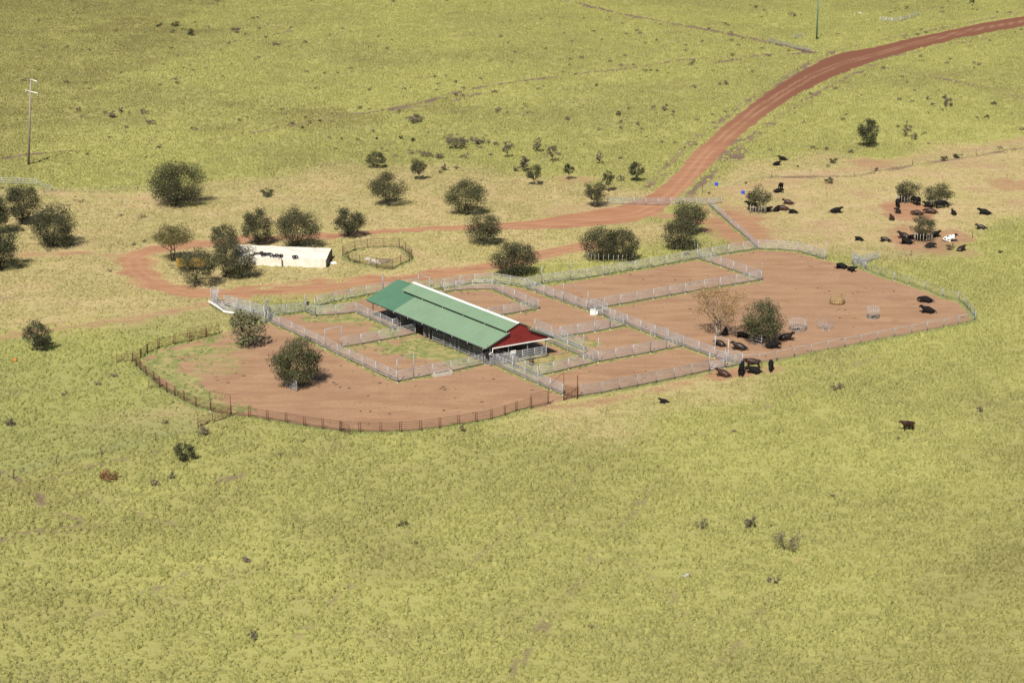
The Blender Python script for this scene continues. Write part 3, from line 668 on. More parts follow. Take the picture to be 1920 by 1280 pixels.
def single(name, label, p, h, r=.06, mat='galvd', cat='post'):
    A = wpt(p); mb = MB(); mb.tube([(0, 0, -.1), (0, 0, h)], r, 7); mb.tube([(0, 0, h), (0, 0, h+.06)], r*1.35, 7)
    return link(name, mb.mesh(name, M[mat]), None, A, label, cat)
single('tall_post', 'tall steel post standing behind the dark green roof bay', (718.5,549), 3.2, .10)
single('tall_post', 'thin tall pipe on the free corner of the slanting fence', (1428,526.5), 3.4, .035)
single('tall_post', 'tall dark post with the rusty gate, right one', (1082.5,746.5), 3.3, .08, 'rust')
single('tall_post', 'thick post at the corner of the fence above the shed bay', (1307.5,486), 3.0, .06)
single('tall_post', 'brown braced post on the right of the road fence among the blue drums', (1317,360), 1.8, .05, 'brown')

# ================================================================ green roofed shed
HE = 2.95
E0, E1 = G(686, 562, HE), G(908.5, 653.5, HE)
EF = G(1036.5, 632, HE); OV = 1.1
Av = (E0-E1); LA = Av.length; Av = Av/LA
Bv = (EF-E1); WB = Bv.length; Bv = Bv/WB
def S(a, b, z): return E1*1.0 + Av*a + Bv*b + Vector((0, 0, z-HE))
def findz(a, b, y):
    best = min(np.arange(3, 8, .02), key=lambda z: abs((lambda v: 640+FPX*((v.z-CH)*-_c + 0) /1 if 0 else 0)(0) + projy(S(a, b, z))-y)); return float(best)
def projy(v):
    d = Vector((v.x, v.y, v.z-CH)); Z = d.y*_c-d.z*_s; return 640-FPX*(d.y*_s+d.z*_c)/Z
def projx(v):
    d = Vector((v.x, v.y, v.z-CH)); Z = d.y*_c-d.z*_s; return 960+FPX*d.x/Z
ZR = findz(0, WB/2, 604.5)             # top of the raised ridge
RISE = .55                             # monitor roof above the main slopes
slope = (ZR-RISE-HE)/(WB/2)
TB = .36*WB                            # main slope ends here, under the monitor
MB0 = .31*WB
def frac(x):                           # distance along the eave for a picture column
    lo, hi = 0, LA
    for _ in range(40):
        m = (lo+hi)/2
        if projx(S(m, 0, HE)) > x: lo = m
        else: hi = m
    return lo
LB = frac(737); MON = LA*.86
shed = thing('shed', Vector((E1.x, E1.y, 0)), 'long open sided cattle shed with pale green roof and red gable', 'shed')
def sp(name, mb, mats, parent=None, lab=None):
    me = mb.mesh(name, mats); o = link(name, me, parent or shed, (0, 0, 0))
    if lab: o['label'] = lab
    return o
O = shed.location
def T(v): return v-O
def slab(mb, a0, a1, b0, z0, b1, z1, th=.05, mi=0):
    pts = [T(S(a0, b0, z0)), T(S(a1, b0, z0)), T(S(a1, b1, z1)), T(S(a0, b1, z1))]
    k = 4; dn = Vector((0, 0, -th)); vs = pts+[p+dn for p in pts]
    mb.add(vs, [(0,1,2,3),(7,6,5,4),(0,4,5,1),(1,5,6,2),(2,6,7,3),(3,7,4,0)], mi)
def ribbed(mb, a0, a1, b0, z0, b1, z1, pitch=.38):
    slab(mb, a0, a1, b0, z0, b1, z1)
    n_ = max(1, int((a1-a0)/pitch))
    for i in range(n_+1):
        a = a0+(a1-a0)*i/n_; a = min(max(a, a0+.02), a1-.02)
        slab(mb, a-.018, a+.018, b0+.003, z0+.022, b1-.003, z1+.022, .02)
def zsl(b): return HE+slope*(b if b < WB/2 else WB-b)
# main near slope in sheets, dark bay at the left end
ns = 16; a_ = 0.0
for i in range(ns):
    a0 = -.15+(LB+.15)*i/ns; a1 = -.15+(LB+.15)*(i+1)/ns
    mb = MB(); ribbed(mb, a0+.006, a1-.006, 0, HE, TB, zsl(TB)); sp('roof_sheet', mb, M['green_roof'])
for i in range(6):
    a0 = LB+(LA-LB)*i/6; a1 = LB+(LA-LB)*(i+1)/6
    mb = MB(); ribbed(mb, a0+.006, a1-.006, 0, HE, WB/2, zsl(WB/2)); sp('roof_sheet', mb, M['dark_roof'], lab='dark green roof sheet')
    mb = MB(); ribbed(mb, a0+.006, a1-.006, WB/2+.01, zsl(WB/2), WB, HE); sp('roof_sheet', mb, M['dark_roof'], lab='dark green roof sheet')
for i in range(ns):
    a0 = -.15+(LB+.15)*i/ns; a1 = -.15+(LB+.15)*(i+1)/ns
    mb = MB(); ribbed(mb, a0+.006, a1-.006, WB-TB, zsl(TB), WB, HE); sp('roof_sheet', mb, M['green_roof'])
# raised monitor
zt = zsl(MB0)+RISE
mon = sp('monitor_roof', (lambda m: (ribbed(m, -.1, MON, MB0, zt, WB/2, ZR), m)[1])(MB()), M['green_roof'])
sp('monitor_roof', (lambda m: (ribbed(m, -.1, MON, WB/2+.01, ZR, WB-MB0, zt), m)[1])(MB()), M['green_roof'])
mb = MB(); slab(mb, -.14, MON+.04, WB/2-.30, ZR+.0-.30*slope+.05, WB/2, ZR+.05, .03); slab(mb, -.14, MON+.04, WB/2+.003, ZR+.05, WB/2+.30, ZR-.30*slope+.05, .03)
sp('ridge_cap', mb, M['white'])
for i in range(6):
    a = .1+(MON-.3)*i/5
    for b, s_ in ((MB0+.12, 1), (WB-MB0-.12, -1)):
        mb = MB(); mb.tube([T(S(a, b, zsl(b)-.35)), T(S(a, b, zsl(b)+RISE-.06))], .05, 6); sp('monitor_post', mb, M['galv'])
        mb = MB(); mb.tube([T(S(a, b, zsl(b)+RISE-.12)), T(S(a, WB/2, ZR-.10))], .05, 6); sp('monitor_rafter', mb, M['galvd'])
# gable wall of vertical red sheets, hung above the eave line
ng = 11; g0, g1 = .55, WB-.75
for i in range(ng):
    b0 = g0+(g1-g0)*i/ng; b1 = g0+(g1-g0)*(i+1)/ng
    ed = [b0+.004, b1-.004]
    if b0 < WB/2 < b1: ed = [b0+.004, WB/2, b1-.004]
    top = [T(S(.12, b, (zsl(b)-.08 if (b < MB0+.2 or b > WB-MB0-.2) else zsl(b)+RISE-.09))) for b in ed]
    bot = [T(S(.12, b, HE-.12)) for b in ed]
    back = [p+Av*.03 for p in top+bot[::-1]]; fr_ = top+bot[::-1]; k = len(fr_)
    mb = MB(); mb.add(fr_+back, [tuple(range(k)), tuple(range(2*k-1, k-1, -1))]+[(j, j+k, (j+1) % k+k, (j+1) % k) for j in range(k)])
    mb.box(tuple((fr_[-1]+Vector((0, 0, .35)))-Av*.015), (.03, .03, .6), math.atan2(Bv.y, Bv.x))
    sp('gable_sheet', mb, M['red'])
def beam(name, a, b, w_, h_, mat, parent=None):
    d = b-a; mb = MB(); mb.box((0, 0, 0), (d.length, w_, h_))
    o = link(name, mb.mesh(name, M[mat]), parent or shed, (a+b)/2-O); o.rotation_mode = 'QUATERNION'; o.rotation_quaternion = d.to_track_quat('X', 'Z'); return o
beam('gable_gutter', S(-.06, 1.35, HE-.16), S(-.06, WB+.02, HE-.12), .13, .13, 'white')
beam('downpipe', S(-.06, 1.35, HE-.20), S(-.10, 1.30, HE-.75), .09, .09, 'white')
beam('downpipe', S(-.10, 1.30, HE-.75), S(-.12, .65, HE-.95), .09, .09, 'white')
beam('eave_gutter', S(-.16, -.06, HE-.03), S(LA, -.06, HE-.03), .10, .12, 'dark')
beam('eave_gutter', S(-.16, WB+.06, HE-.03), S(LA, WB+.06, HE-.03), .10, .12, 'dark')
for b0, b1 in ((0, MB0+.5), (WB, WB-MB0-.5)):
    beam('barge_board', S(-.19, b0, zsl(b0)-.08), S(-.19, b1, zsl(b1)-.08), .05, .16, 'dark')
beam('barge_board', S(LA+.03, 0, HE-.05), S(LA+.03, WB/2, zsl(WB/2)-.05), .05, .12, 'dark_roof')
nb = 8
for i in range(nb+1):
    a = .25+(LA-.5)*i/nb
    for b in (OV, WB*.36, WB*.64, WB-OV):
        mb = MB(); mb.box((0, 0, (zsl(b)-.1)/2), (.11, .11, zsl(b)-.1), math.atan2(Bv.y, Bv.x)); link('column', mb.mesh('column', M['galvd']), shed, T(S(a, b, 0)))
    beam('rafter', S(a, .05, zsl(.05)-.14), S(a, WB/2-.05, zsl(WB/2)-.14), .07, .14, 'galvd'); beam('rafter', S(a, WB/2+.05, zsl(WB/2)-.14), S(a, WB-.05, zsl(.05)-.14), .07, .14, 'galvd')
    mb = MB(); mb.box((0, 0, -.1), (.09, .09, .14)); link('gutter_bracket', mb.mesh('bracket', M['white']), shed, T(S(a, -.09, HE)))
for b in (.9, 2.4, 3.8, 5.4, 7.0, WB-2.6, WB-.9):
    if 0 < b < WB: beam('purlin', S(.2, b, zsl(b)-.10), S(LA-.05, b, zsl(b)-.10), .05, .07, 'galvd')
def sfence(label, a0, b0, a1, b1, n_, group='rail fences inside and against the shed', h=1.75, rails=R6):
    pts = [S(a0+(a1-a0)*i/n_, b0+(b1-b0)*i/n_, 0) for i in range(n_+1)]
    t = thing('yard_fence', pts[0], label, 'fence', group)
    for p in pts: link('post', get_post(.055, h+.05, 'galv'), t, p-t.location)
    for p, q in zip(pts[:-1], pts[1:]):
        for z in rails: rod('rail', ROD['g'], t, p+Vector((0, 0, z)), q+Vector((0, 0, z)))
sfence('grey rail fence under the red gable with pale boards behind it', .02, OV+1.2, .02, WB-OV, 4)
sfence('short grey rail fence by the near corner under the red gable', .3, OV, .3, OV+1.2, 1)
sfence('rail fence in the shade of the shed, middle of the long side', 1, WB*.33, LA-2, WB*.33, 8)
sfence('rail fence in the shade along the far side of the shed', 1, WB-OV, LA-2, WB-OV, 8)
for a in (LA*.33, LA*.55, LA*.78):
    sfence('cross rail fence in the shaded shed bay' + {0: ' nearest the red gable', 1: ' in the middle of the shed', 2: ' under the dark green roof'}[int(a > LA*.5)+int(a > LA*.7)], a, OV+.1, a, WB*.6, 3)
for i, (b0, wd, mt, z0, z1, lb) in enumerate([(4.0, 1.0, 'conc', .45, 1.55, 'pale beige board standing behind the gable rails'), (5.15, .85, 'white', .1, 1.75, 'white upright board behind the gable rails')]):
    mb = MB(); mb.box((0, 0, (z0+z1)/2), (wd, .06, z1-z0), math.atan2(Bv.y, Bv.x)); mb.box((0, 0, z1+.02), (wd+.06, .09, .05), math.atan2(Bv.y, Bv.x))
    for q in (-1, 1): mb.box(tuple(Bv*q*(wd/2-.05)+Vector((0, 0, z0/2+.02))), (.05, .05, z0+.04))
    link('board', mb.mesh('board', M[mt]), None, Vector((S(.35, b0, 0).x, S(.35, b0, 0).y, 0)), lb, 'board')
# cattle crush and race inside the shade
crush = thing('cattle_crush', S(LA*.18, 3.2, 0), 'dark steel cattle crush standing in the shade of the shed', 'cattle crush')
for q in (-.45, .45):
    mb = MB(); mb.box((0, q, 1.0), (2.6, .05, 1.5)); mb.box((0, q, 1.85), (2.7, .08, .08)); link('side_panel', mb.mesh('side_panel', M['galvd']), crush, (0, 0, 0)).rotation_euler = (0, 0, math.atan2(Av.y, Av.x))

# ================================================================ loading ramp, troughs, bunker
A, B_, D_, E_ = wpt((391,570)), wpt((419,588)), wpt((440,591)), wpt((404,566))
t = thing('loading_ramp', A, 'white edged loading ramp with upright pipes at the left end of the yards', 'ramp')
mb = MB(); L_ = [Vector((p.x-A.x, p.y-A.y, z)) for p, z in ((A, .55), (B_, .5), (D_, .3), (wpt((431,583)), .3), (E_, .55))]
mb.poly(L_, .2); link('deck', mb.mesh('deck', M['conc']), t)
for a, b in ((L_[0], L_[1]), (L_[1], L_[2])): 
    mb = MB(); d = b-a; mb.box(tuple((a+b)/2+Vector((0, -.05, -.02))), (d.length, .12, .22), math.atan2(d.y, d.x)); link('lip', mb.mesh('lip', M['white']), t)
for p in ((396,571),(401,574),(404,573.5),(408,575),(399,566),(410,569)):
    mb = MB(); mb.tube([(0, 0, 0), (0, 0, 2.7)], .05, 6); link('upright', mb.mesh('upright', M['galv']), t, wpt(p)-A)
for z in (1.0, 1.4, 1.8, 2.2, 2.6):
    rod('rail', ROD['g'], t, wpt((396,571), z), wpt((408,575), z)); rod('rail', ROD['g'], t, wpt((399,566), z), wpt((410,569), z))
for p, q, hh in (((396,571),(399,566),2.7),((408,575),(421,573.5),2.7)): rod('header_pipe', ROD['g'], t, wpt(p, hh), wpt(q, hh))
# race operating gear: cross braced head bail
t = thing('slide_gate', wpt((497,606)), 'cross braced slide gate between tall posts at the end of the loading race', 'gate')
for a, b, z1, z2 in (((497,606),(502,593),.3,2.6),((497,606),(502,593),2.6,.3),((497,606),(502,593),2.8,2.8)): rod('brace', ROD['gr'], t, wpt(a, z1), wpt(b, z2))
mb = MB(); mb.box((0, 0, 1.75), (.5, .3, .5)); mb.tube([(0, -.2, 1.9), (0, -.5, 2.2)], .06, 6)
link('gate_winch', mb.mesh('gate_winch', M['dark']), None, wpt((578,588)), 'dark hydraulic box mounted on the fence by the tall post', 'winch box')
def trough(label, a, b, wd, h, mat, water='dark'):
    a, b = wpt(a), wpt(b); d = b-a; L = d.length; t = thing('water_trough', (a+b)/2, label, 'trough', rz=math.atan2(d.y, d.x))
    mb = MB(); th = .09
    for q in (-1, 1): mb.box((0, q*(wd/2-th/2), h/2), (L, th, h)); mb.box((q*(L/2-th/2), 0, h/2-.002), (th, wd-2*th, h))
    mb.box((0, 0, .1), (L-2*th, wd-2*th, .12)); link('basin', mb.mesh('basin', M[mat]), t)
    mb = MB(); mb.box((0, 0, h-.13), (L-2*th-.01, wd-2*th-.01, .05)); link('water', mb.mesh('water', M[water]), t)
M['water'] = lin('trough_water', (.03, .035, .03), .08, spec=.5)
trough('long pale concrete water trough under the lower pen fence', (814,706), (846,700), .85, .55, 'conc', 'water')
trough('short white trough block where the diagonal fence meets the pens', (1106.5,589), (1120.5,589), .9, .75, 'white', 'water')
# round drums
def drum(name, label, p, r, h, mat, lid=None, tilt=0, cat='drum', group=None):
    t = thing(name, wpt(p), label, cat, group); mb = MB()
    mb.tube([(0, 0, 0), (0, 0, .02), (0, 0, h*.33), (0, 0, h*.36), (0, 0, h*.39), (0, 0, h*.66), (0, 0, h*.69), (0, 0, h*.72), (0, 0, h-.02), (0, 0, h)], [r*.97, r, r, r*1.05, r, r, r*1.05, r, r, r*.97], 14)
    mb.box((r*.45, 0, h+.012), (.08, .08, .03)); link('barrel', mb.mesh('barrel', M[mat]), t)
    mb = MB(); mb.tube([(0, 0, h), (0, 0, h+.02)], r*.8, 14); link('lid', mb.mesh('lid', M[lid or mat]), t)
    if tilt: t.rotation_euler = (tilt, 0, .6); t.location.z = r
drum('steel_drum', 'dark brown steel drum standing right of the shed', (996.6,684.5), .36, .95, 'brown', 'dark')
drum('blue_drum', 'bright blue drum farther from the guarded tree, beside the road', (1343,348), .36, .62, 'blue')
drum('blue_drum', 'bright blue drum close to the guarded tree', (1393,363.5), .36, .62, 'blue')
drum('bucket', 'small dark bucket on the ground near the road fence', (1330,364), .24, .40, 'brown', 'dark', cat='bucket')
drum('bucket', 'small dark bucket above the guarded tree', (1398.5,344.5), .22, .38, 'brown', 'dark', cat='bucket')
drum('orange_drum', 'orange plastic drum lying in the left pasture', (27,678), .28, .6, 'orange', tilt=1.5)
# silage bunker
zb = 1.45
fl_, frt = wpt((440,496.5)), wpt((611.5,502.8)); bl, br = G(440, 458.4, zb+.35), G(622, 465.8, zb+.35)
bun = thing('silage_bunker', fl_, 'white concrete bunker covered with pale sheeting, half behind the trees', 'bunker')
wm = MB(); d = frt-fl_; ang = math.atan2(d.y, d.x)
nrm = Vector((-math.sin(ang), math.cos(ang), 0))
npan = 9
for i in range(npan):
    a = fl_+d*(i/npan); b = fl_+d*((i+1)/npan); mb = MB(); c = (a+b)/2-fl_+nrm*.1
    mb.box((c.x, c.y, zb/2), ((b-a).length-.012, .2, zb+random.uniform(-.01, .01)), ang); link('wall_panel', mb.mesh('wall_panel', M['conc']), bun).data.materials[0] = M['film']
bl0, br0 = Vector((bl.x, bl.y, 0)), Vector((br.x, br.y, 0)); d2 = br0-frt; a2 = math.atan2(d2.y, d2.x)
for i in range(4):
    c = frt+d2*((i+.5)/4)-fl_; mb = MB(); mb.box((c.x, c.y, (zb+.25*(i/4))/2), (d2.length/4-.01, .18, zb+.25*(i/4)), a2); link('shaded_end_panel', mb.mesh('shaded_end_panel', M['dark']), bun)  # concrete end wall; its shade is put into the dark colour
db = br0-bl0; ab = math.atan2(db.y, db.x)
for i in range(npan):
    c = bl0+db*((i+.5)/npan)-fl_; mb = MB(); mb.box((c.x, c.y, (zb+.2)/2), (db.length/npan-.012, .18, zb+.25), ab); link('wall_panel', mb.mesh('wall_panel', M['film']), bun)
cm = MB(); nu, nv = 40, 14; vs = []
for j in range(nv+1):
    for i in range(nu+1):
        u, v = i/nu, j/nv; p = (fl_*(1-u)+frt*u)*(1-v)+(bl0*(1-u)+br0*u)*v
        z = zb+.02+.36*v+.05*math.sin(u*23+v*4)*math.sin(v*9)+random.uniform(-.02, .02)+(.10*math.sin(math.pi*v))
        vs.append((p.x-fl_.x+nrm.x*.1*(1-v), p.y-fl_.y+nrm.y*.1*(1-v), z))
cm.add(vs, [(j*(nu+1)+i, j*(nu+1)+i+1, (j+1)*(nu+1)+i+1, (j+1)*(nu+1)+i) for j in range(nv) for i in range(nu)], 0, True)
link('cover_sheet', cm.mesh('cover_sheet', M['film']), bun)
c = wpt((529,500.5))-fl_; mb = MB(); mb.box((c.x, c.y-.1, .75), (.14, .12, 1.5)); link('buttress_post', mb.mesh('buttress_post', M['dark']), bun)
tm = MB(); k = 12
for i in range(k):
    a = 2*math.pi*i/k
    for j in range(6):
        q = 2*math.pi*j/6; rr = .30+.11*math.cos(q); tm.v.append((rr*math.cos(a), rr*math.sin(a), .11+.11*math.sin(q)))
for i in range(k):
    for j in range(6): tm.f.append((i*6+j, ((i+1) % k)*6+j, ((i+1) % k)*6+(j+1) % 6, i*6+(j+1) % 6)); tm.mi.append(0); tm.sm.append(True)
TY = tm.mesh('tyre', M['black'])
ty = [(472,479),(479,476.5),(485,476),(490,474.5),(496,476),(500,478),(505,476),(509,479),(514,480.5),(519,479),(524,481.5),(527,480),(493,479),(551,482.5),(555,482)]
for i, p in enumerate(ty):
    o = link('tyre', TY, None, G(p[0], p[1], zb+.22+random.uniform(0, .12)), None, 'tyre', 'old tyres weighing down the cover of the bunker')
    o['label'] = (['first','second','third','fourth','fifth','sixth','seventh','eighth','ninth','tenth','eleventh','twelfth'][i]+' black tyre from the left in the row on the bunker cover') if i < 12 else ['black tyre lying just in front of the row on the bunker cover','left one of two black tyres apart on the bunker cover','right one of two black tyres apart on the bunker cover'][i-12]
    o.rotation_euler = (random.uniform(-.2, .5), random.uniform(-.3, .3), 0)
# rubble and dead plants in the round pen
def rock_mesh(seed, r=1):
    rg = random.Random(seed); b = bpy.data.meshes.new('stone'); import bmesh
    bm = bmesh.new(); bmesh.ops.create_icosphere(bm, subdivisions=2, radius=r)
    for v in bm.verts: v.co *= rg.uniform(.78, 1.18); v.co.z *= .6
    bm.to_mesh(b); bm.free(); b.materials.append(M['palebark' if seed % 2 else 'conc']); return b
RK = [rock_mesh(i, .3) for i in range(4)]
for i, (p, lb) in enumerate([((706,491),'pale stone'),((714,488),'white stone'),((700,489),'brown stone'),((722,491),'flat stone'),((690,486),'grey stone'),((697,494),'low stone'),((712,494.5),'rough stone'),((728,487),'small stone')]):
    o = link('stone', RK[i % 4], None, G(p[0], p[1], .12), lb+[' in the middle of the rubble in the round pen',' at the top of the rubble in the round pen',' left of the middle in the round pen rubble',' on the right of the round pen rubble',' on the left edge of the round pen rubble',' at the lower left of the round pen rubble',' at the bottom of the round pen rubble',' at the far right of the round pen rubble'][i], 'stone', 'rubble in the round pen'); s_ = random.uniform(.8, 2.2); o.scale = (s_*1.2, s_, s_); o.rotation_euler = (0, 0, random.uniform(0, 3))
# yellow trailer behind the trees
t = thing('farm_trailer', wpt((363,505)), 'yellow farm trailer mostly hidden behind the small grey-green tree', 'trailer', rz=.05)
mb = MB(); mb.box((0, 0, 1.2), (5.6, 2.1, 1.0)); mb.box((0, 0, 1.74), (5.75, 2.25, .08)); mb.tube([(-2.9, 0, 1.5), (-2.7, 0, 1.5)], .6, 10); link('body', mb.mesh('body', M['yellow']), t)
for x in (-1.5, 1.4):
    for y in (-1.0, 1.0):
        mb = MB(); mb.tube([(x, y-.13, .45), (x, y+.13, .45)], .45, 14); link('wheel', mb.mesh('wheel', M['black']), t)
mb = MB(); mb.box((-3.6, 0, .75), (1.6, .12, .12)); mb.box((0, 0, .66), (5.4, .9, .12)); link('drawbar', mb.mesh('drawbar', M['dark']), t)

# ================================================================ hay feeders
def feeder(name, label, p, r, h, mat, n_=16, hay=False, tilt=None, arc=(0, 2*math.pi)):
    t = thing(name, wpt(p), label, 'hay feeder')
    m_ = M[mat]
    for z, nm in ((.06, 'hoop'), (h*.5, 'hoop'), (h, 'hoop')):
        mb = MB(); pts = [(r*math.cos(arc[0]+(arc[1]-arc[0])*i/24), r*math.sin(arc[0]+(arc[1]-arc[0])*i/24), z) for i in range(25)]; mb.tube(pts, .03, 5); link(nm, mb.mesh(nm, m_), t)
    for i in range(n_):
        a = arc[0]+(arc[1]-arc[0])*i/n_; mb = MB(); mb.tube([(r*math.cos(a), r*math.sin(a), .03), (r*math.cos(a), r*math.sin(a), h+.01)], .026, 5); link('upright', mb.mesh('upright', m_), t)
    if hay:
        mb = MB(); mb.tube([(0, 0, .03), (0, 0, .35), (0, 0, .78), (0, 0, .86)], [r*.97, r*.98, r*.93, r*.5], 26); 
        for i in range(60):
            a = random.uniform(0, 6.28); q = r*random.uniform(.3, .95); mb.box((q*math.cos(a), q*math.sin(a), .85), (.3, .05, .12), random.uniform(0, 3))
        link('hay', mb.mesh('hay', M['hay']), t)
    else:
        mb = MB()
        for i in range(40):
            a = random.uniform(0, 6.28); q = r*random.uniform(0, .95); mb.box((q*math.cos(a), q*math.sin(a), .06), (.5, .2, .12), random.uniform(0, 3))
        link('hay_scraps', mb.mesh('hay_scraps', M['wood']), t)
    return t
feeder('hay_feeder', 'round hay feeder with straw coloured loops, filled with hay', (1569.5,568.5), 1.22, 1.45, 'hay', 18, True)
feeder('hay_feeder', 'empty galvanised ring feeder nearest the curved end of the yard', (1636.5,595.5), .98, 1.75, 'galv', 18)
feeder('hay_feeder', 'empty wide galvanised ring feeder beside the leafy tree', (1495.5,617.5), 1.35, 1.5, 'galv', 24)
t = thing('broken_feeder', wpt((1547,617)), 'collapsed galvanised feeder of panels splayed out like a fan', 'hay feeder')
for an, hh, ln in ((2.55, 1.0, 1.5), (2.1, 1.25, 1.2), (1.0, 1.2, 1.3), (.45, .9, 1.5), (3.0, .5, 1.3), (-.3, .45, 1.2)):
    dv = Vector((math.cos(an), math.sin(an), 0))*ln
    for k in range(3): rod('rail', ROD['gthin'], t, wpt((1547,617), .15+.25*k), wpt((1547,617), hh+.25*k*.6)+dv)
    rod('rail', ROD['gthin'], t, wpt((1547,617), hh)+dv, wpt((1547,617), hh+.45)+dv)
for x in (-.38, .38):
    rod('leg', ROD['g'], t, wpt((1547,617), .55)+Vector((x, 0, 0)), wpt((1547,617), 0)+Vector((x*1.3, -1.2, 0)))
for z in (.1, .22, .35): rod('rail', ROD['gthin'], t, wpt((1547,617), z)+Vector((-.45, -1.0+z, 0)), wpt((1547,617), z)+Vector((.45, -1.0+z, 0)))
# pickets round the young trees
def guard(label, p, r, h, n_=16, depth=.8, mat='conc'):
    t = thing('tree_guard', wpt(p), label, 'tree guard', 'rings of pale pickets round young trees')
    mb = MB(); mb.tube([(0, 0, 0), (0, 0, h)], .034, 5); pm = mb.mesh('picket', M[mat])
    for i in range(n_):
        a = 2*math.pi*i/n_; o = link('picket', pm, t, (r*math.cos(a), r*depth*math.sin(a), 0)); o.rotation_euler = (random.gauss(0, .03), random.gauss(0, .03), 0); o.scale = (1, 1, random.uniform(.9, 1.08))
    mb = MB(); mb.tube([(r*math.cos(2*math.pi*i/24), r*depth*math.sin(2*math.pi*i/24), h*.8) for i in range(25)], .01, 4); link('wire', mb.mesh('wire', M['galvd']), t)
guard('pale pickets round the tree near the blue drum', (1421,400), 1.6, 1.75)
guard('pale pickets round the left tree of the upper pair', (1696,380), 1.8, 1.9, 18)
guard('pale pickets round the right tree of the upper pair', (1757,387), 1.9, 1.9, 18)
guard('pale pickets round the lower tree beside the white cow', (1731,453), 1.7, 1.9, 18)
guard('long ring of pale pickets under the wide tree behind the rear fence', (1144,489), 4.2, 1.7, 30, .5)
guard('pale pickets under the tree between the rear fence and road', (1281,466), 2.2, 1.5, 14)
# poles
def pole(label, p, h, r, arms, lean=0.0, mat='palebark'):
    t = thing('power_pole', wpt(p), label, 'power pole'); mb = MB(); mb.tube([(0, 0, -.3), (lean*.5, 0, h*.5), (lean, 0, h)], [r*1.25, r*1.05, r*.85], 9); link('pole', mb.mesh('pole', M[mat]), t)
    for z, x0, x1, dy0, dy1, dz in arms:
        mb = MB(); mb.tube([(lean*z/h+x0, dy0, z+dz/2), (lean*z/h+x1, dy1, z-dz/2)], .09, 6); link('cross_arm', mb.mesh('cross_arm', M['white']), t)
        for q in ((x0, dy0, dz/2), (x1, dy1, -dz/2)):
            if abs(q[0]) > .3:
                mb = MB(); mb.tube([(lean*z/h+q[0], q[1], z+q[2]), (lean*z/h+q[0], q[1], z+q[2]-1.6)], .045, 5); mb.tube([(lean*z/h+q[0], q[1], z+q[2]-.3), (lean*z/h+q[0], q[1], z+q[2]-.9)], .10, 6); link('insulator', mb.mesh('insulator', M['galvd']), t)
pole('tall timber power pole with two crossarms at the left edge', (53,310), 19.0, .22, [(18.9, -.1, 1.8, 0, -2.2, .1), (16.3, -1.3, 1.9, 1.0, -1.6, .3)], lean=1.9)
pole('tall slim greenish pole beyond the bend of the road', (1531,76), 15.0, .22, [(14.6, -1, 1, 0, 0, 0)], mat='dark_roof')
mb = MB(); mb.tube([(0, 0, 0), (3.0, 1.0, .5)], .1, 5); mb.tube([(1.5, .5, .25), (1.9, 1.2, .9)], .06, 5); link('fallen_branch', mb.mesh('fallen_branch', M['bark']), None, wpt((1560,66)), 'dark fallen branch in the grass near the slim pole', 'branch')
# wire fences: posts and wires
def wire_fence(label, pts, h=1.1, wires=(.4, .75, 1.05)):
    P_ = [wpt(p) for p in pts]; t = thing('wire_fence', P_[0], label, 'fence')
    for p in P_: link('post', get_post(.06, h, 'brown'), t, p-P_[0])
    for a, b in zip(P_[:-1], P_[1:]):
        for z in wires: rod('wire', ROD['wire'], t, a+Vector((0, 0, z)), b+Vector((0, 0, z)))
wire_fence('wire fence with thin posts in the lower left pasture', [(-40,915),(26,896),(106.5,872),(190,853),(292,828),(372,805)])
wire_fence('wire fence with posts along the bare strip above the guarded trees', [(1317,362),(1447,332),(1601,332),(1711,309),(1830,290),(1940,272)])
wire_fence('wire fence with scattered posts across the middle pasture', [(-30,370),(83,362),(258,358),(352,322),(516,275),(656,248),(847,214),(968,190),(1097,165),(1296,62)])
wire_fence('wire fence with posts right of the lower guarded tree', [(1598,498),(1708,480),(1823,446),(1940,412)])
single('stump', 'small forked stump in the grass below the guarded trees', (1786,464), .7, .10, 'bark', 'stump')
# scraps
mb = MB(); mb.box((0, 0, .12), (.8, .35, .10), .3, tilt=Matrix.Rotation(.3, 3, 'X')); mb.box((.5, .1, .2), (.5, .35, .1), 1.0, tilt=Matrix.Rotation(-.5, 3, 'Y')); link('sheet_scrap', mb.mesh('sheet_scrap', M['galv']), None, wpt((1280,1082)), 'crumpled white scrap lying in the front pasture', 'scrap')
mb = MB(); mb.box((0, 0, .1), (.9, .7, .14), .5, tilt=Matrix.Rotation(.25, 3, 'X')); mb.box((-.5, -.3, .1), (.5, .4, .1), 1.0); link('sheet_scrap', mb.mesh('sheet_scrap', M['white']), None, wpt((626,494)), 'white scrap beside the dark end of the bunker', 'scrap')
mb = MB(); mb.box((0, 0, .3), (1.3, .9, .6), .1); mb.box((.1, .1, .62), (1.1, .7, .1), .4); link('block', mb.mesh('block', M['conc']), None, wpt((1611,27)), 'small pale block in the far pasture right of the slim pole', 'block')
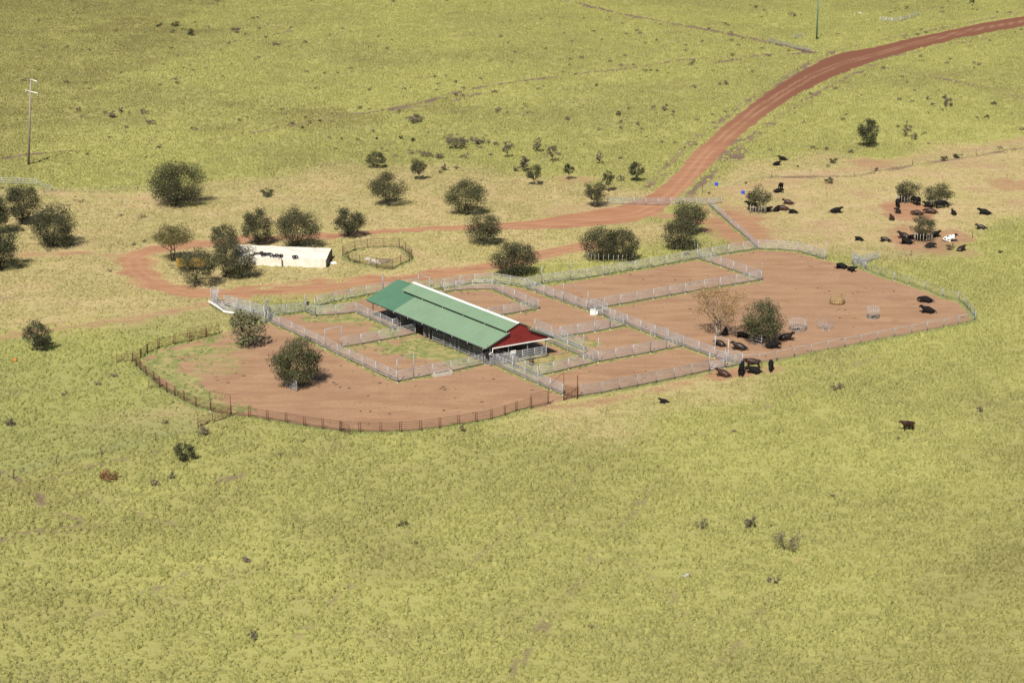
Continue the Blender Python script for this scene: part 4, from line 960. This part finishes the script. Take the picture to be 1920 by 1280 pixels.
# ================================================================ trees
def leafy(name, clumps, n_leaf, size, mat, seed, droop=0.0, inner=.36):
    """many small leaf faces on and inside a set of clumps: (centre, radii)"""
    rg = np.random.default_rng(seed); cl = np.array([[*c, *r] for c, r in clumps]); wgt = cl[:, 3]*cl[:, 4]; wgt = wgt/wgt.sum()
    ci = rg.choice(len(cl), n_leaf, p=wgt); d = rg.normal(size=(n_leaf, 3)); d /= np.linalg.norm(d, axis=1)[:, None]
    rad = np.where(rg.random(n_leaf) < inner, rg.uniform(.3, .9, n_leaf), rg.normal(.96, .12, n_leaf))
    c = cl[ci, :3]+d*cl[ci, 3:]*rad[:, None]; c[:, 2] = np.maximum(c[:, 2], .12)
    nrm = d*1.15+rg.normal(size=(n_leaf, 3))*.55+np.array([0, 0, .25]); nrm /= np.linalg.norm(nrm, axis=1)[:, None]
    ax = np.cross(nrm, rg.normal(size=(n_leaf, 3))); ax /= np.linalg.norm(ax, axis=1)[:, None]; bx = np.cross(nrm, ax)
    s_ = size*rg.uniform(.6, 1.5, n_leaf)[:, None]
    v = np.stack([c-ax*s_*.9, c+bx*s_*.42, c+ax*s_*.9, c-bx*s_*.42], 1).reshape(-1, 3)
    me = bpy.data.meshes.new(name); me.vertices.add(len(v)); me.vertices.foreach_set('co', v.astype(np.float32).ravel())
    me.loops.add(len(v)); me.loops.foreach_set('vertex_index', np.arange(len(v), dtype=np.int32)); me.polygons.add(n_leaf); me.polygons.foreach_set('loop_start', (np.arange(n_leaf)*4).astype(np.int32))
    me.update(calc_edges=True)
    ct = rg.uniform(.2, .8, len(cl)); t = np.clip(ct[ci]+rg.normal(0, .16, n_leaf), 0, 1)
    a = me.attributes.new('tint', 'FLOAT', 'POINT'); a.data.foreach_set('value', np.repeat(t, 4).astype(np.float32)); me.materials.append(mat)
    return me
_tc = [0]
def tree(p, xl, xr, top, bot, kind, label, group=None, dens=1.0, trunk=.16, name='tree', stems=1, K=None, leaf=.125, cat='tree', limbs=True, bark='bark', flat=0.0, airy=False):
    """p trunk foot, xl xr crown sides, top/bot rows of the crown in the photograph"""
    _tc[0] += 1; rg = random.Random(100+_tc[0]); s = PXM(p[1]); base = wpt(p)
    a = (xr-xl)/2/s*1.0; H = (p[1]-top)/s/.955; hb = max(0.0, (p[1]-bot-4.5)/s/.955)
    cx = ((xl+xr)/2-p[0])/s; b = (H-hb)/2*.95; cz = hb+b; H = cz+b
    t = thing(name, base, label, cat, group)
    K = K or int(16+9*a*math.sqrt(max(b, .3))); K = min(K, 80); cl = []
    nl = rg.choice([4, 5, 6]); off = rg.uniform(0, 6.28)
    lobes = [(.50*math.cos(off+2*math.pi*i/nl+rg.uniform(-.4, .4)), .50*math.sin(off+2*math.pi*i/nl+rg.uniform(-.4, .4)), rg.uniform(-.55, .25), rg.uniform(.42, .58)) for i in range(nl)]
    lobes += [(rg.uniform(-.3, .3), rg.uniform(-.3, .3), .42, rg.uniform(.42, .56)), (-.52, 0, rg.uniform(-.3, .2), .46), (.52, 0, rg.uniform(-.3, .2), .46)]
    for i in range(K):
        lx, ly, lz, lr = lobes[i % len(lobes)] if (i % 5 < 2 or airy) else (0, 0, 0, rg.uniform(.66, .84)); u = rg.uniform(-1, 1); an = rg.uniform(0, 2*math.pi); q = math.sqrt(1-u*u); f = lr*rg.uniform(.75, 1.05)
        x, y, z = lx+f*q*math.cos(an), ly+f*q*math.sin(an), lz+f*u
        m_ = math.sqrt(x*x+y*y+z*z)
        if m_ > .80: x, y, z = x*.80/m_, y*.80/m_, z*.80/m_
        r_ = rg.uniform(.20, .36)*(1 if K > 20 else 1.3)*(.72 if airy else 1)
        if z < 0: z *= (1-flat)
        cl.append(((cx+x*a, y*a*.95, cz+z*b*1.04), (r_*a, r_*a, r_*min(a, b*1.1)*.85)))
    area = 4*math.pi*a*max(b, a*.6)*.6
    n_leaf = int(np.clip(area/(leaf*leaf)*1.45*dens, 60, 30000))
    cm = leafy('crown', cl, n_leaf, leaf, LEAF[kind], 500+_tc[0]); link('crown', cm, t, (0, 0, 0))
    if limbs:
        mb = MB(); order = sorted(cl, key=lambda c: rg.random())[:min(len(cl), 14 if airy else 9)]
        fk = max(.25, hb*.75+.15)
        for sidx in range(stems):
            sx = (sidx-(stems-1)/2)*.35 if stems > 1 else 0
            top_ = Vector((cx*.3+sx*2.2, rg.uniform(-.1, .1), fk+.15*b))
            mb.tube([(sx, 0, -.15), (sx*1.2+rg.uniform(-.06, .06), 0, fk*.5), tuple(top_)], [trunk*1.15, trunk*.9, trunk*.7], 7)
            for c, r_ in order[sidx::stems]:
                c = Vector(c); m_ = top_.lerp(c, .5)+Vector((rg.uniform(-.15, .15)*a, rg.uniform(-.15, .15)*a, -.12*b))
                mb.tube([tuple(top_-Vector((0, 0, .1))), tuple(m_), tuple(c)], [trunk*.5, trunk*.28, trunk*.08], 5)
                if airy:
                    for _ in range(4):
                        e = c+Vector((rg.gauss(0, .3)*a, rg.gauss(0, .3)*a, rg.uniform(-.1, .45)*b)); mb.tube([tuple(m_.lerp(c, rg.uniform(0, .8))), tuple(e)], [trunk*.14, trunk*.03], 4)
        link('trunk', mb.mesh('trunk', M[bark]), t, (0, 0, 0))
    return t
tree((330,386), 276, 388, 296, 384, 'dark', 'large dark round tree alone on the left pasture', trunk=.3)
tree((42,421), 10, 80, 336, 412, 'dark', 'dark tree at the left edge, behind the two lower trees', trunk=.25)
tree((100,463), 54, 148, 374, 462, 'dark', 'dark rounded tree right of the left edge group', trunk=.25)
tree((-8,440), -48, 22, 348, 430, 'dark', 'dark tree cut by the left edge of the frame, upper one', trunk=.25)
tree((2,506), -50, 42, 410, 500, 'dark', 'dark tree cut by the left edge of the frame, lower one', trunk=.25)
tree((324,490), 288, 370, 418, 467, 'yellow', 'umbrella shaped tree with yellowish leaves by the bend of the track', trunk=.14, stems=2, flat=.6)
tree((366,538), 331, 413, 460, 524, 'mid', 'small grey-green tree in front of the yellow trailer', trunk=.14, dens=.75)
tree((420,521), 398, 484, 440, 520, 'mid', 'tall olive tree in front of the white bunker', trunk=.2)
tree((424,500), 395, 450, 411, 470, 'mid', 'upper olive tree behind the tall one beside the bunker', trunk=.2)
tree((484,460), 451, 517, 384, 457, 'mid', 'left tree of the pair behind the white bunker', trunk=.2)
tree((558,466), 514, 603, 383, 464, 'mid', 'right larger tree of the pair behind the white bunker', trunk=.24)
tree((653,445), 623, 687, 382, 438, 'dark', 'round dark tree above the round pen', trunk=.2)
tree((70,658), 40, 104, 599, 645, 'dark', 'dark slanting tree on the left pasture near the orange drum', trunk=.2)
tree((728,386), 690, 765, 321, 374, 'mid', 'spreading olive tree left of the middle track', trunk=.18, stems=2)
tree((874,403), 832, 916, 334, 393, 'green', 'spreading tree just above the olive tree on the track', trunk=.2, stems=2)
tree((905,460), 870, 942, 393, 452, 'mid', 'olive tree standing on the lower edge of the dirt track', trunk=.18)
tree((965,518), 918, 1012, 445, 515, 'dark', 'dense round tree right behind the curved pen', trunk=.25)
tree((1122,488), 1085, 1160, 421, 482, 'mid', 'left half of the wide tree clump with pickets behind the rear fence', trunk=.2)
tree((1165,490), 1128, 1200, 423, 484, 'dark', 'right half of the wide tree clump with pickets behind the rear fence', trunk=.2)
tree((1278,468), 1238, 1314, 404, 463, 'mid', 'front tree of the pair below the white road fence', trunk=.2)
tree((1296,439), 1254, 1328, 371, 428, 'mid', 'rear tree of the pair below the white road fence', trunk=.2)
tree((1117,388), 1092, 1141, 337, 373, 'mid', 'dark small tree at the left end of the white road fence', trunk=.14, stems=2)
tree((1141,360), 1128, 1153, 319, 342, 'mid', 'small tree just above the left end of the white road fence', trunk=.08)
tree((1194,341), 1178, 1211, 302, 328, 'dark', 'small round tree on a bare trunk beside the road verge', trunk=.09)
tree((1067,337), 1055, 1078, 307, 322, 'dark', 'little lollipop shaped tree in the middle pasture', trunk=.07)
tree((1001,348), 985, 1018, 308, 334, 'mid', 'small tree right below the sparse grey one', trunk=.1)
tree((983,322), 971, 993, 287, 318, 'scrub', 'sparse grey tree above the small middle tree', trunk=.07, airy=True)
tree((703,316), 684, 724, 282, 308, 'mid', 'small wide topped tree on the left of the middle scrub', trunk=.1, stems=2)
tree((786,338), 768, 803, 296, 324, 'mid', 'small greyish tree between the two spreading trees', trunk=.1)
tree((853,281), 835, 877, 248, 272, 'scrub', 'sparse brownish tree in the line of grey scrub', trunk=.09, airy=True, dens=.6)
tree((951,297), 939, 965, 262, 284, 'scrub', 'thin bare twigged tree, second in the scrub line', trunk=.06, airy=True, dens=.5)
tree((1006,287), 997, 1016, 252, 280, 'scrub', 'thin upright scrubby tree with a tuft on top', trunk=.06, airy=True, dens=.5)
tree((1036,305), 1022, 1050, 270, 292, 'scrub', 'thin grey tree right of the upright scrubby one', trunk=.06, airy=True, dens=.45)
tree((1124,309), 1117, 1131, 281, 300, 'scrub', 'tiny thin tree nearest the road on the left side', trunk=.05, airy=True, dens=.6)
tree((1627,277), 1605, 1650, 219, 268, 'dark', 'dark brownish tree alone in the pasture right of the road', trunk=.14, stems=2)
tree((1699,257), 1689, 1710, 224, 248, 'scrub', 'thin leafless little tree right of the dark pasture tree', trunk=.05, airy=True, dens=.4)
tree((1421,399), 1397, 1447, 346, 386, 'mid', 'young tree in pickets near the blue drum', trunk=.12, dens=.9)
tree((1697,381), 1676, 1727, 337, 368, 'mid', 'young tree in pickets, left of the upper pair', trunk=.12, dens=.9)
tree((1757,387), 1728, 1790, 342, 378, 'mid', 'young tree in pickets, right of the upper pair', trunk=.12, dens=.9)
tree((1731,453), 1705, 1756, 400, 441, 'mid', 'young tree in pickets beside the black and white cow', trunk=.12, dens=.85)
tree((556,722), 502, 609, 619, 715, 'green', 'big bushy green tree in the red yard', trunk=.26, dens=1.15, K=48)
tree((466,648), 428, 502, 574, 646, 'silver', 'silvery leaved bushy tree beside the loading race', trunk=.2, leaf=.21)
tree((1346,630), 1288, 1402, 516, 606, 'gold', 'bare branched golden tree with two stems in the big yard', trunk=.17, stems=2, airy=True, dens=.28, bark='palebark', leaf=.12, K=44)
tree((1428,642), 1383, 1476, 556, 634, 'green', 'leafy green tree shading cattle in the big yard', trunk=.24)
tree((346,865), 325, 369, 824, 860, 'green', 'little dark tree in the lower left pasture', trunk=.08)
tree((1405,992), 1392, 1419, 959, 990, 'scrub', 'thin dark sapling in the front pasture', trunk=.05, airy=True, dens=.35, leaf=.12)
tree((868,812), 860, 875, 785, 808, 'scrub', 'leafless sapling against the outside of the rusty fence', trunk=.05, airy=True, dens=.12, leaf=.1)
tree((1315,932+60), 1300, 1330, 963, 990, 'scrub', 'faint thin sapling left of the dark sapling', trunk=.03, airy=True, dens=.15, leaf=.1)
def shrub(p, w_, h, kind, label, group=None, dens=1.0, leaf=.16, airy=False):
    return tree(p, p[0]-w_/2, p[0]+w_/2, p[1]-h, p[1]+1, kind, label, group, dens=dens, name='shrub', cat='shrub', trunk=.05, leaf=leaf, limbs=airy, airy=airy, K=9)
shrub((499,368), 26, 18, 'green', 'round green shrub above the left tree pair')
shrub((199,900), 44, 20, 'rusty', 'rusty orange topped shrub in the lower left pasture', dens=.8)
shrub((380,818), 24, 22, 'scrub', 'grey-green shrub below the rusty gate', dens=.6)
shrub((1554,344), 15, 13, 'green', 'squarish green shrub on the bare ground right of the guarded tree')
shrub((779,231), 32, 17, 'scrub', 'grey brown shrub below the cattle pad', dens=.9)
shrub((1470,1032), 74, 44, 'scrub', 'dead grey brush heap in the front pasture', dens=.16, airy=True, leaf=.10)
shrub((1778,201), 18, 18, 'scrub', 'brown shrub in the pasture right of the road')
shrub((290,912), 16, 16, 'scrub', 'small dark shrub left of the little dark tree', dens=.7)
shrub((321,898), 14, 14, 'scrub', 'small thin shrub below the little dark tree', dens=.4, airy=True)
shrub((1060,1), 10, 10, 'dark', 'tiny dark bush at the top edge') if 0 else None
shrub((1822,7), 12, 10, 'dark', 'dark shrub at the top edge over the road')
shrub((20,798), 18, 16, 'scrub', 'dark twiggy shrub near the left edge of the pasture')
shrub((463,1052), 20, 10, 'scrub', 'grey weed clump in the front pasture', dens=.25)
shrub((473,1198), 26, 16, 'scrub', 'grey weed clump at the bottom of the front pasture', dens=.5)
shrub((1570,730), 30, 16, 'scrub', 'pale grey shrub in the pasture below the mesh fence', dens=.4, airy=True)
shrub((1838,772), 14, 16, 'scrub', 'small twiggy shrub at the right of the front pasture', dens=.5, airy=True)
shrub((1450,1090), 30, 14, 'scrub', 'low grey weeds below the dead brush heap', dens=.4)
shrub((760,985), 26, 12, 'mid', 'grey-green weed clump in the middle of the front pasture', dens=.25)
BUSH = []
for i, (x, y, w_, h, dn) in enumerate([(298,52,14,10,.9),(330,51,18,12,.9),(355,67,22,13,.9),(443,62,20,10,.8),(212,222,18,14,.7),(228,212,10,14,.8),(270,215,14,11,.8),(283,234,18,12,.7),(517,86,12,9,.7),(148,210,12,8,.6),
        (752,262,9,9,.9),(776,266,11,9,.9),(706,262,6,6,1),(873,274,16,13,.5),(890,272,24,17,.5),(908,270,22,14,.5),(932,274,18,11,.5),(838,262,16,12,.4),(771,290,16,11,.5),(797,296,30,15,.4),(820,297,30,14,.4),(870,298,20,12,.4),(832,320,12,16,.8),(935,212,20,14,.3),
        (1160,217,12,9,.9),(1196,236,8,9,.8),(1247,208,14,14,.7),(1226,206,12,9,.5),(1063,226,14,8,.6),(1163,341,16,14,.6),(969,322,16,13,.5),(1686,189,10,7,.8),(1740,188,12,8,.8),(1772,186,10,9,.8),(1749,199,12,8,.8),(1713,262,16,18,.4),(1862,198,12,9,.9),(1850,223,10,8,.9),(1562,306,18,9,.9),(1770,301,16,8,.9),(1795,296,18,10,.9),(1645,322,12,7,.9),(1610,17,1,1,1),(1357,160,20,9,.4),(1301,165,16,7,.4),(1577,90,1,1,1),(1485,32,16,9,.4),(1524,280,10,7,.7),(1550,282,8,9,.5),(1595,288,14,8,.7),(1780,468,18,9,.9),(1875,474,12,8,.9)]):
    if w_ < 2: continue
    BUSH.append((x, y, w_, h, dn)); continue
    where = 'far left pasture' if x < 600 else 'middle pasture' if x < 1250 else 'right hand pasture'
    kn = ['low', 'ragged', 'rounded', 'scraggy', 'squat'][i % 5]
    shrub((x, y), w_, h, 'scrub' if dn < .85 else 'mid', '%s weedy bush in the %s' % ('small grey' if dn < .85 else 'small dark olive', where), 'weedy bushes scattered in the %s' % where + (' grey' if dn < .85 else ' olive'), dens=dn, leaf=.2)
ORD = 'first second third fourth fifth sixth seventh eighth ninth tenth eleventh twelfth thirteenth fourteenth fifteenth'.split()
REG = [('at the top of the left pasture', lambda x, y: x < 600 and y < 110), ('right of the timber power pole', lambda x, y: x < 600),
       ('in the scrub line of the middle pasture', lambda x, y: x < 1000 and 265 < y < 330), ('above the scrub line of the middle pasture', lambda x, y: x < 1060),
       ('on the pasture left of the road bend', lambda x, y: x < 1400 and y > 110), ('in the far pasture at the top', lambda x, y: y < 110),
       ('above the dark brownish pasture tree', lambda x, y: y < 270), ('along the bare strip above the herd', lambda x, y: y < 340), ('in the green pasture below the herd', lambda x, y: True)]
for i, (lab, fn) in enumerate(REG):
    mine = sorted([q for q in BUSH if fn(q[0], q[1])]); BUSH = [q for q in BUSH if q not in mine]
    for j, (x, y, w_, h, dn) in enumerate(mine):
        shrub((x, y), w_, h, 'scrub' if dn < .85 else 'mid', '%s weedy bush, %s from left %s' % ('grey' if dn < .85 else 'olive', ORD[j], lab), 'weedy bushes '+lab, dens=dn, leaf=.2)
# countless small weeds between the tussocks
WM = [leafy('weed', [((random.uniform(-.2, .2), random.uniform(-.2, .2), .25), (.28, .28, .22)) for _ in range(3)], 40, .10, LEAF['scrub'] if i < 2 else LEAF['mid'], 900+i) for i in range(3)]
Pw = np.concatenate([sample(140, 330, .003), sample(330, 760, .009)]); d_, r_, s_, g_, l_ = fields(Pw); kk = (d_ < .3) & (vnoise(Pw, 30) > .42); Pw = Pw[kk]
sw = rng.uniform(.5, 1.6, len(Pw))*np.interp(Pw[:, 1], [150, 600], [.8, 1.3])
scatter('weeds', np.stack([Pw[:, 0], Pw[:, 1], np.zeros(len(Pw))], 1), np.stack([sw*1.3, sw, sw], 1), source_collection('weed', WM), np.ones((len(Pw), 4)))
# dung pats and clods on the bare soil
dm = [rock_mesh(20+i, .22) for i in range(2)]
M['dung'] = lin('dung', (.085, .052, .034), .95)
for q in dm: q.materials.clear(); q.materials.append(M['dung'])
yp = Gn(YARD); lo, hi = yp.min(0), yp.max(0); Pd = lo+(hi-lo)*rng.random((1500, 2)); Pd = Pd[(sdist(Pd, yp) > 1) & (vnoise(Pd, 7) > .45)]
sw = rng.uniform(.25, 1.05, len(Pd))**1.5
scatter('dung_pats', np.stack([Pd[:, 0], Pd[:, 1], np.full(len(Pd), -.02)], 1), np.stack([sw*1.6, sw, sw*.25], 1), source_collection('clod', dm), np.ones((len(Pd), 4)))
# shed litter of dead leaves on ground is left to the soil material

# ================================================================ cattle
def skin_body(name, verts, edges, mat, sub=1):
    me = bpy.data.meshes.new(name); me.from_pydata([v[:3] for v in verts], edges, []); me.update()
    o = bpy.data.objects.new(name, me); C.objects.link(o)
    o.modifiers.new('skin', 'SKIN').use_smooth_shade = True
    for i, v in enumerate(verts):
        r_ = v[3] if isinstance(v[3], tuple) else (v[3], v[3]); me.skin_vertices[0].data[i].radius = r_; me.skin_vertices[0].data[i].use_root = (i == 0)
    m2 = o.modifiers.new('sub', 'SUBSURF'); m2.levels = sub; m2.render_levels = sub
    dg = bpy.context.evaluated_depsgraph_get(); ev = o.evaluated_get(dg); out = bpy.data.meshes.new_from_object(ev); out.name = name
    bpy.data.objects.remove(o); out.materials.clear(); out.materials.append(mat); return out
def standing(head='up'):
    hz = {'up': ((.70,0,1.24,.27),(.90,0,1.40,.19),(1.04,0,1.46,.155),(1.36,0,1.24,.095)), 'down': ((.76,0,1.02,.26),(1.00,0,.82,.18),(1.12,0,.62,.15),(1.22,0,.26,.095)), 'side': ((.72,.08,1.18,.26),(.88,.24,1.28,.19),(.96,.40,1.30,.155),(.96,.70,1.12,.095))}[head]
    v = [(-.70,0,1.08,(.31,.37)),(-.20,0,1.01,(.37,.43)),(.32,0,1.03,(.33,.43)),*hz]
    e = [(0,1),(1,2),(2,3),(3,4),(4,5),(5,6)]
    def chain(root, pts):
        k = root
        for p in pts: v.append(p); e.append((k, len(v)-1)); k = len(v)-1
    for s_ in (-1, 1):
        chain(2, [(.42,s_*.20,.72,.13),(.44+.05*s_,s_*.20,.42,.075),(.42+.07*s_,s_*.20,.08,.06)])
        chain(0, [(-.66,s_*.22,.78,.17),(-.84+.04*s_,s_*.21,.46,.085),(-.76+.08*s_,s_*.21,.08,.065)])
        h = v[5]; dx = (v[6][0]-h[0]); dy = v[6][1]-h[1]; L_ = math.hypot(dx, dy) or 1
        chain(5, [(h[0]-dy/L_*s_*.26-dx/L_*.06, h[1]+dx/L_*s_*.26-dy/L_*.06, h[2]+.0, .045)])
    chain(0, [(-1.02,0,1.16,.05),(-1.10,.03,.75,.03),(-1.08,.04,.42,.055)])
    return v, e
def lying(head='up'):
    hz = {'up': ((.64,0,.68,.26),(.82,0,.86,.19),(.94,0,.94,.165),(1.22,0,.74,.10)), 'side': ((.60,.16,.62,.26),(.70,.38,.70,.19),(.62,.56,.72,.165),(.38,.66,.52,.10)), 'flat': ((.68,0,.54,.26),(.86,.05,.56,.19),(.98,.10,.56,.165),(1.22,.16,.32,.10))}[head]
    v = [(-.66,0,.46,(.36,.40)),(-.18,.02,.48,(.44,.43)),(.30,.02,.49,(.38,.43)),*hz]
    e = [(0,1),(1,2),(2,3),(3,4),(4,5),(5,6)]
    def chain(root, pts):
        k = root
        for p in pts: v.append(p); e.append((k, len(v)-1)); k = len(v)-1
    chain(2, [(.50,.30,.20,.11),(.86,.34,.10,.07),(.62,.38,.06,.055)]); chain(2, [(.50,-.30,.20,.11),(.80,-.34,.09,.07),(1.08,-.34,.06,.055)])
    chain(0, [(-.50,.38,.22,.16),(-.10,.52,.12,.09),(-.45,.60,.07,.06)]); chain(0, [(-.52,-.34,.20,.15),(-.20,-.46,.10,.09),(-.05,-.60,.06,.055)])
    h = v[5]; dx = (v[6][0]-h[0]); dy = v[6][1]-h[1]; L_ = math.hypot(dx, dy) or 1
    for s_ in (-1, 1): chain(5, [(h[0]-dy/L_*s_*.25-dx/L_*.06, h[1]+dx/L_*s_*.25-dy/L_*.06, h[2], .045)])
    chain(0, [(-1.0,.05,.30,.05),(-1.15,.25,.08,.04)])
    return v, e
COAT = {'black': lin('black_coat', (.009, .008, .008), .8, noise=.3, nscale=3, spec=.15), 'brown': lin('brown_coat', (.052, .021, .012), .5, noise=.75, nscale=1.1, spec=.35),
        'dark': lin('dark_brown_coat', (.020, .012, .010), .45, noise=.5, nscale=1.5, spec=.35), 'pied': lin('black_and_white_coat', (.74, .70, .64), .6, spec=.3)}
def pied():
    m = COAT['pied']; n = m.node_tree.nodes; l = m.node_tree.links; b = n['Principled BSDF']
    tc = n.new('ShaderNodeTexCoord'); nz = n.new('ShaderNodeTexNoise'); nz.inputs['Scale'].default_value = 2.4; l.new(tc.outputs['Object'], nz.inputs['Vector'])
    sp_ = n.new('ShaderNodeSeparateXYZ'); l.new(tc.outputs['Object'], sp_.inputs[0])
    spot = ramp(n, l, nz.outputs['Fac'], .535, .555); hd = ramp(n, l, sp_.outputs[0], .62, .68)
    l.new(mixc(n, l, math_(n, l, 'MAXIMUM', spot, hd), (.74, .70, .64), (.015, .014, .014)), b.inputs['Base Color'])
pied()
BODY = {}
def body(pose, head, coat):
    k = (pose, head, coat)
    if k not in BODY:
        v, e = (standing if pose == 's' else lying)(head)
        base_k = (pose, head)
        if base_k not in BODY: BODY[base_k] = skin_body('cow_body', v, e, COAT['black'])
        me = BODY[base_k].copy(); me.materials.clear(); me.materials.append(COAT[coat]); BODY[k] = me
    return BODY[k]
def cow(p, deg, pose, head, coat, label, s_=1.0, group=None, tagc=None, name='cow'):
    """deg: the way it faces, 0 = right in the photograph, 90 = away from the camera"""
    t = thing(name, wpt(p), label, 'cow' if name == 'cow' else 'calf', group, rz=R(deg)); t.scale = (s_, s_, s_)
    link('body', body(pose, head, coat), t, (0, 0, 0))
    return t
CT = [ # foot point, heading, pose, head, coat, label, size
 ((1357,705),158,'l','up','brown','brown cow lying at the front fence, just left of the grazing black cow',1.05),
 ((1390,703),75,'s','up','black','black cow standing end-on between the brown cows at the fence corner',1.1),
 ((1410,692),172,'s','side','brown','reddish brown cow standing side-on at the fence corner',1.12),
 ((1415,699),160,'l','flat','black','black cow lying at the feet of the standing brown cow',1.1),
 ((1445,694),-100,'s','down','black','black cow standing head down, rightmost outside the front fence',1.05),
 ((1246,756),172,'l','up','black','black calf lying in the grass below the front fence',.72),
 ((1701,807),195,'s','up','brown','dark brown cow standing alone in the front pasture',.92),
 ((1393,632),175,'l','side','black','black cow lying left of the leafy tree in its shade',1.05),
 ((1387,655),165,'l','up','dark','dark brown cow lying nearest the pale gate frame under the tree',1.15),
 ((1448,652),5,'l','flat','black','black cow lying lowest under the leafy tree near the mesh fence',1.12),
 ((1473,637),12,'l','up','dark','dark cow lying at the right edge of the leafy tree shade',1.15),
 ((1350,648),150,'l','side','dark','dark cow lying in the speckled shade behind the gate frame',1.0),
 ((1360,627),80,'l','up','black','black cow lying against the foot of the golden tree',.9),
 ((1578,503),175,'l','side','black','black cow lying left of another by the open rear gate',1.1),
 ((1596,508),-70,'l','side','black','black cow lying curled, right one of two by the open rear gate',1.0),
 ((1736,566),170,'l','flat','black','black cow lying in the curved end of the yard, upper one',1.15),
 ((1740,586),172,'l','up','black','black cow lying in the curved end of the yard, lower one',1.15),
 ((1468,301),160,'l','up','black','black calf lying in the green pasture, upper one of two',1.0),
 ((1456,310),20,'l','up','black','black calf lying in the green pasture, lower one of two',.9),
 ((1464,357),-85,'s','up','black','black cow standing face-on behind a lying one near the guarded tree',1.1),
 ((1459,361),12,'l','flat','black','black cow lying in front of the standing face-on one',1.0),
 ((1478,383),172,'l','up','brown','brown cow lying alone right of the guarded tree by the blue drum',1.05),
 ((1468,394),175,'l','flat','brown','brown cow lying behind black ones right of the guarded tree',1.15),
 ((1456,396),60,'l','up','black','black cow lying with the brown one right of the guarded tree',.95),
 ((1487,400),165,'l','side','black','small black cow lying at the right end of the guarded tree group',.95),
 ((1409,393),170,'s','up','black','black cow standing behind the pickets of the blue drum tree',1.05),
 ((1437,397),5,'l','up','black','black cow lying beside the pickets of the blue drum tree',1.0),
 ((1567,399),5,'l','up','black','black cow lying alone between the guarded trees',1.15),
 ((1611,451),150,'l','side','black','small black cow lying curled on the lower left of the right herd',.85),
 ((1660,453),165,'l','side','dark','dark cow lying left of the lower guarded tree',1.0),
 ((1672,412),100,'l','up','brown','red brown cow lying upright, leftmost of the right herd',.9),
 ((1684,399),90,'l','side','dark','dark red cow lying below the left guarded tree',.95),
 ((1720,403),172,'l','flat','brown','brown cow lying just above the lower guarded tree crown',1.1),
 ((1745,400),170,'l','flat','brown','red brown cow lying in front of the right tree pickets',1.25),
 ((1788,403),100,'l','up','black','black cow lying right of the right tree pickets',.95),
 ((1846,402),172,'l','up','black','black cow lying at the far right, upper one of two',1.2),
 ((1840,430),170,'l','up','dark','dark cow lying at the far right, lower one of two',1.0),
 ((1780,452),14,'l','up','pied','white cow with black patches lying right of the lower guarded tree',1.25),
 ((1802,470),35,'l','up','dark','dark calf lying head raised below the white cow',.95),
 ((1744,464),15,'l','flat','black','black cow lying at the lower right of the lower guarded tree',1.05),
 ((1700,457),178,'l','side','black','black cow lying lowest left of the lower guarded tree',1.15),
 ((1696,447),150,'l','up','dark','dark cow lying just behind the lowest left one of the lower tree',1.2),
 ((1716,449),170,'l','flat','black','black cow lying against the left pickets of the lower tree',1.1),
 ((1752,444),20,'l','up','black','black cow lying behind the right pickets of the lower tree, head raised',1.1),
 ((1683,388),-95,'s','down','black','black cow standing at the left side of the upper left tree',1.15),
 ((1697,379),10,'s','side','black','black cow standing behind the pickets of the upper left tree',1.15),
 ((1714,383),-80,'s','down','black','black cow standing at the right side of the upper left tree',1.15),
 ((1722,384),80,'s','down','black','black cow standing tail towards the camera right of the upper left tree',1.1),
 ((1765,391),10,'s','down','black','black cow standing behind the pickets of the upper right tree',1.15),
 ((1742,388),175,'l','up','black','black cow lying behind the left pickets of the upper right tree',1.1),
 ((1731,446),175,'l','side','black','black cow lying right behind the trunk of the lower guarded tree',1.1),
]
for p, dg_, ps, hd, ct, lb, s_ in CT:
    cow(p, dg_, ps, hd, ct, lb, s_*1.08, 'cattle resting in and around the yards', name='calf' if 'calf' in lb else 'cow')

dgx = sum(len(o.data.polygons)*(2 if 'crown' in o.name else 1.6) for o in sc.objects if o.type == 'MESH'); print('TRIS about', int(dgx), 'tufts', NT)
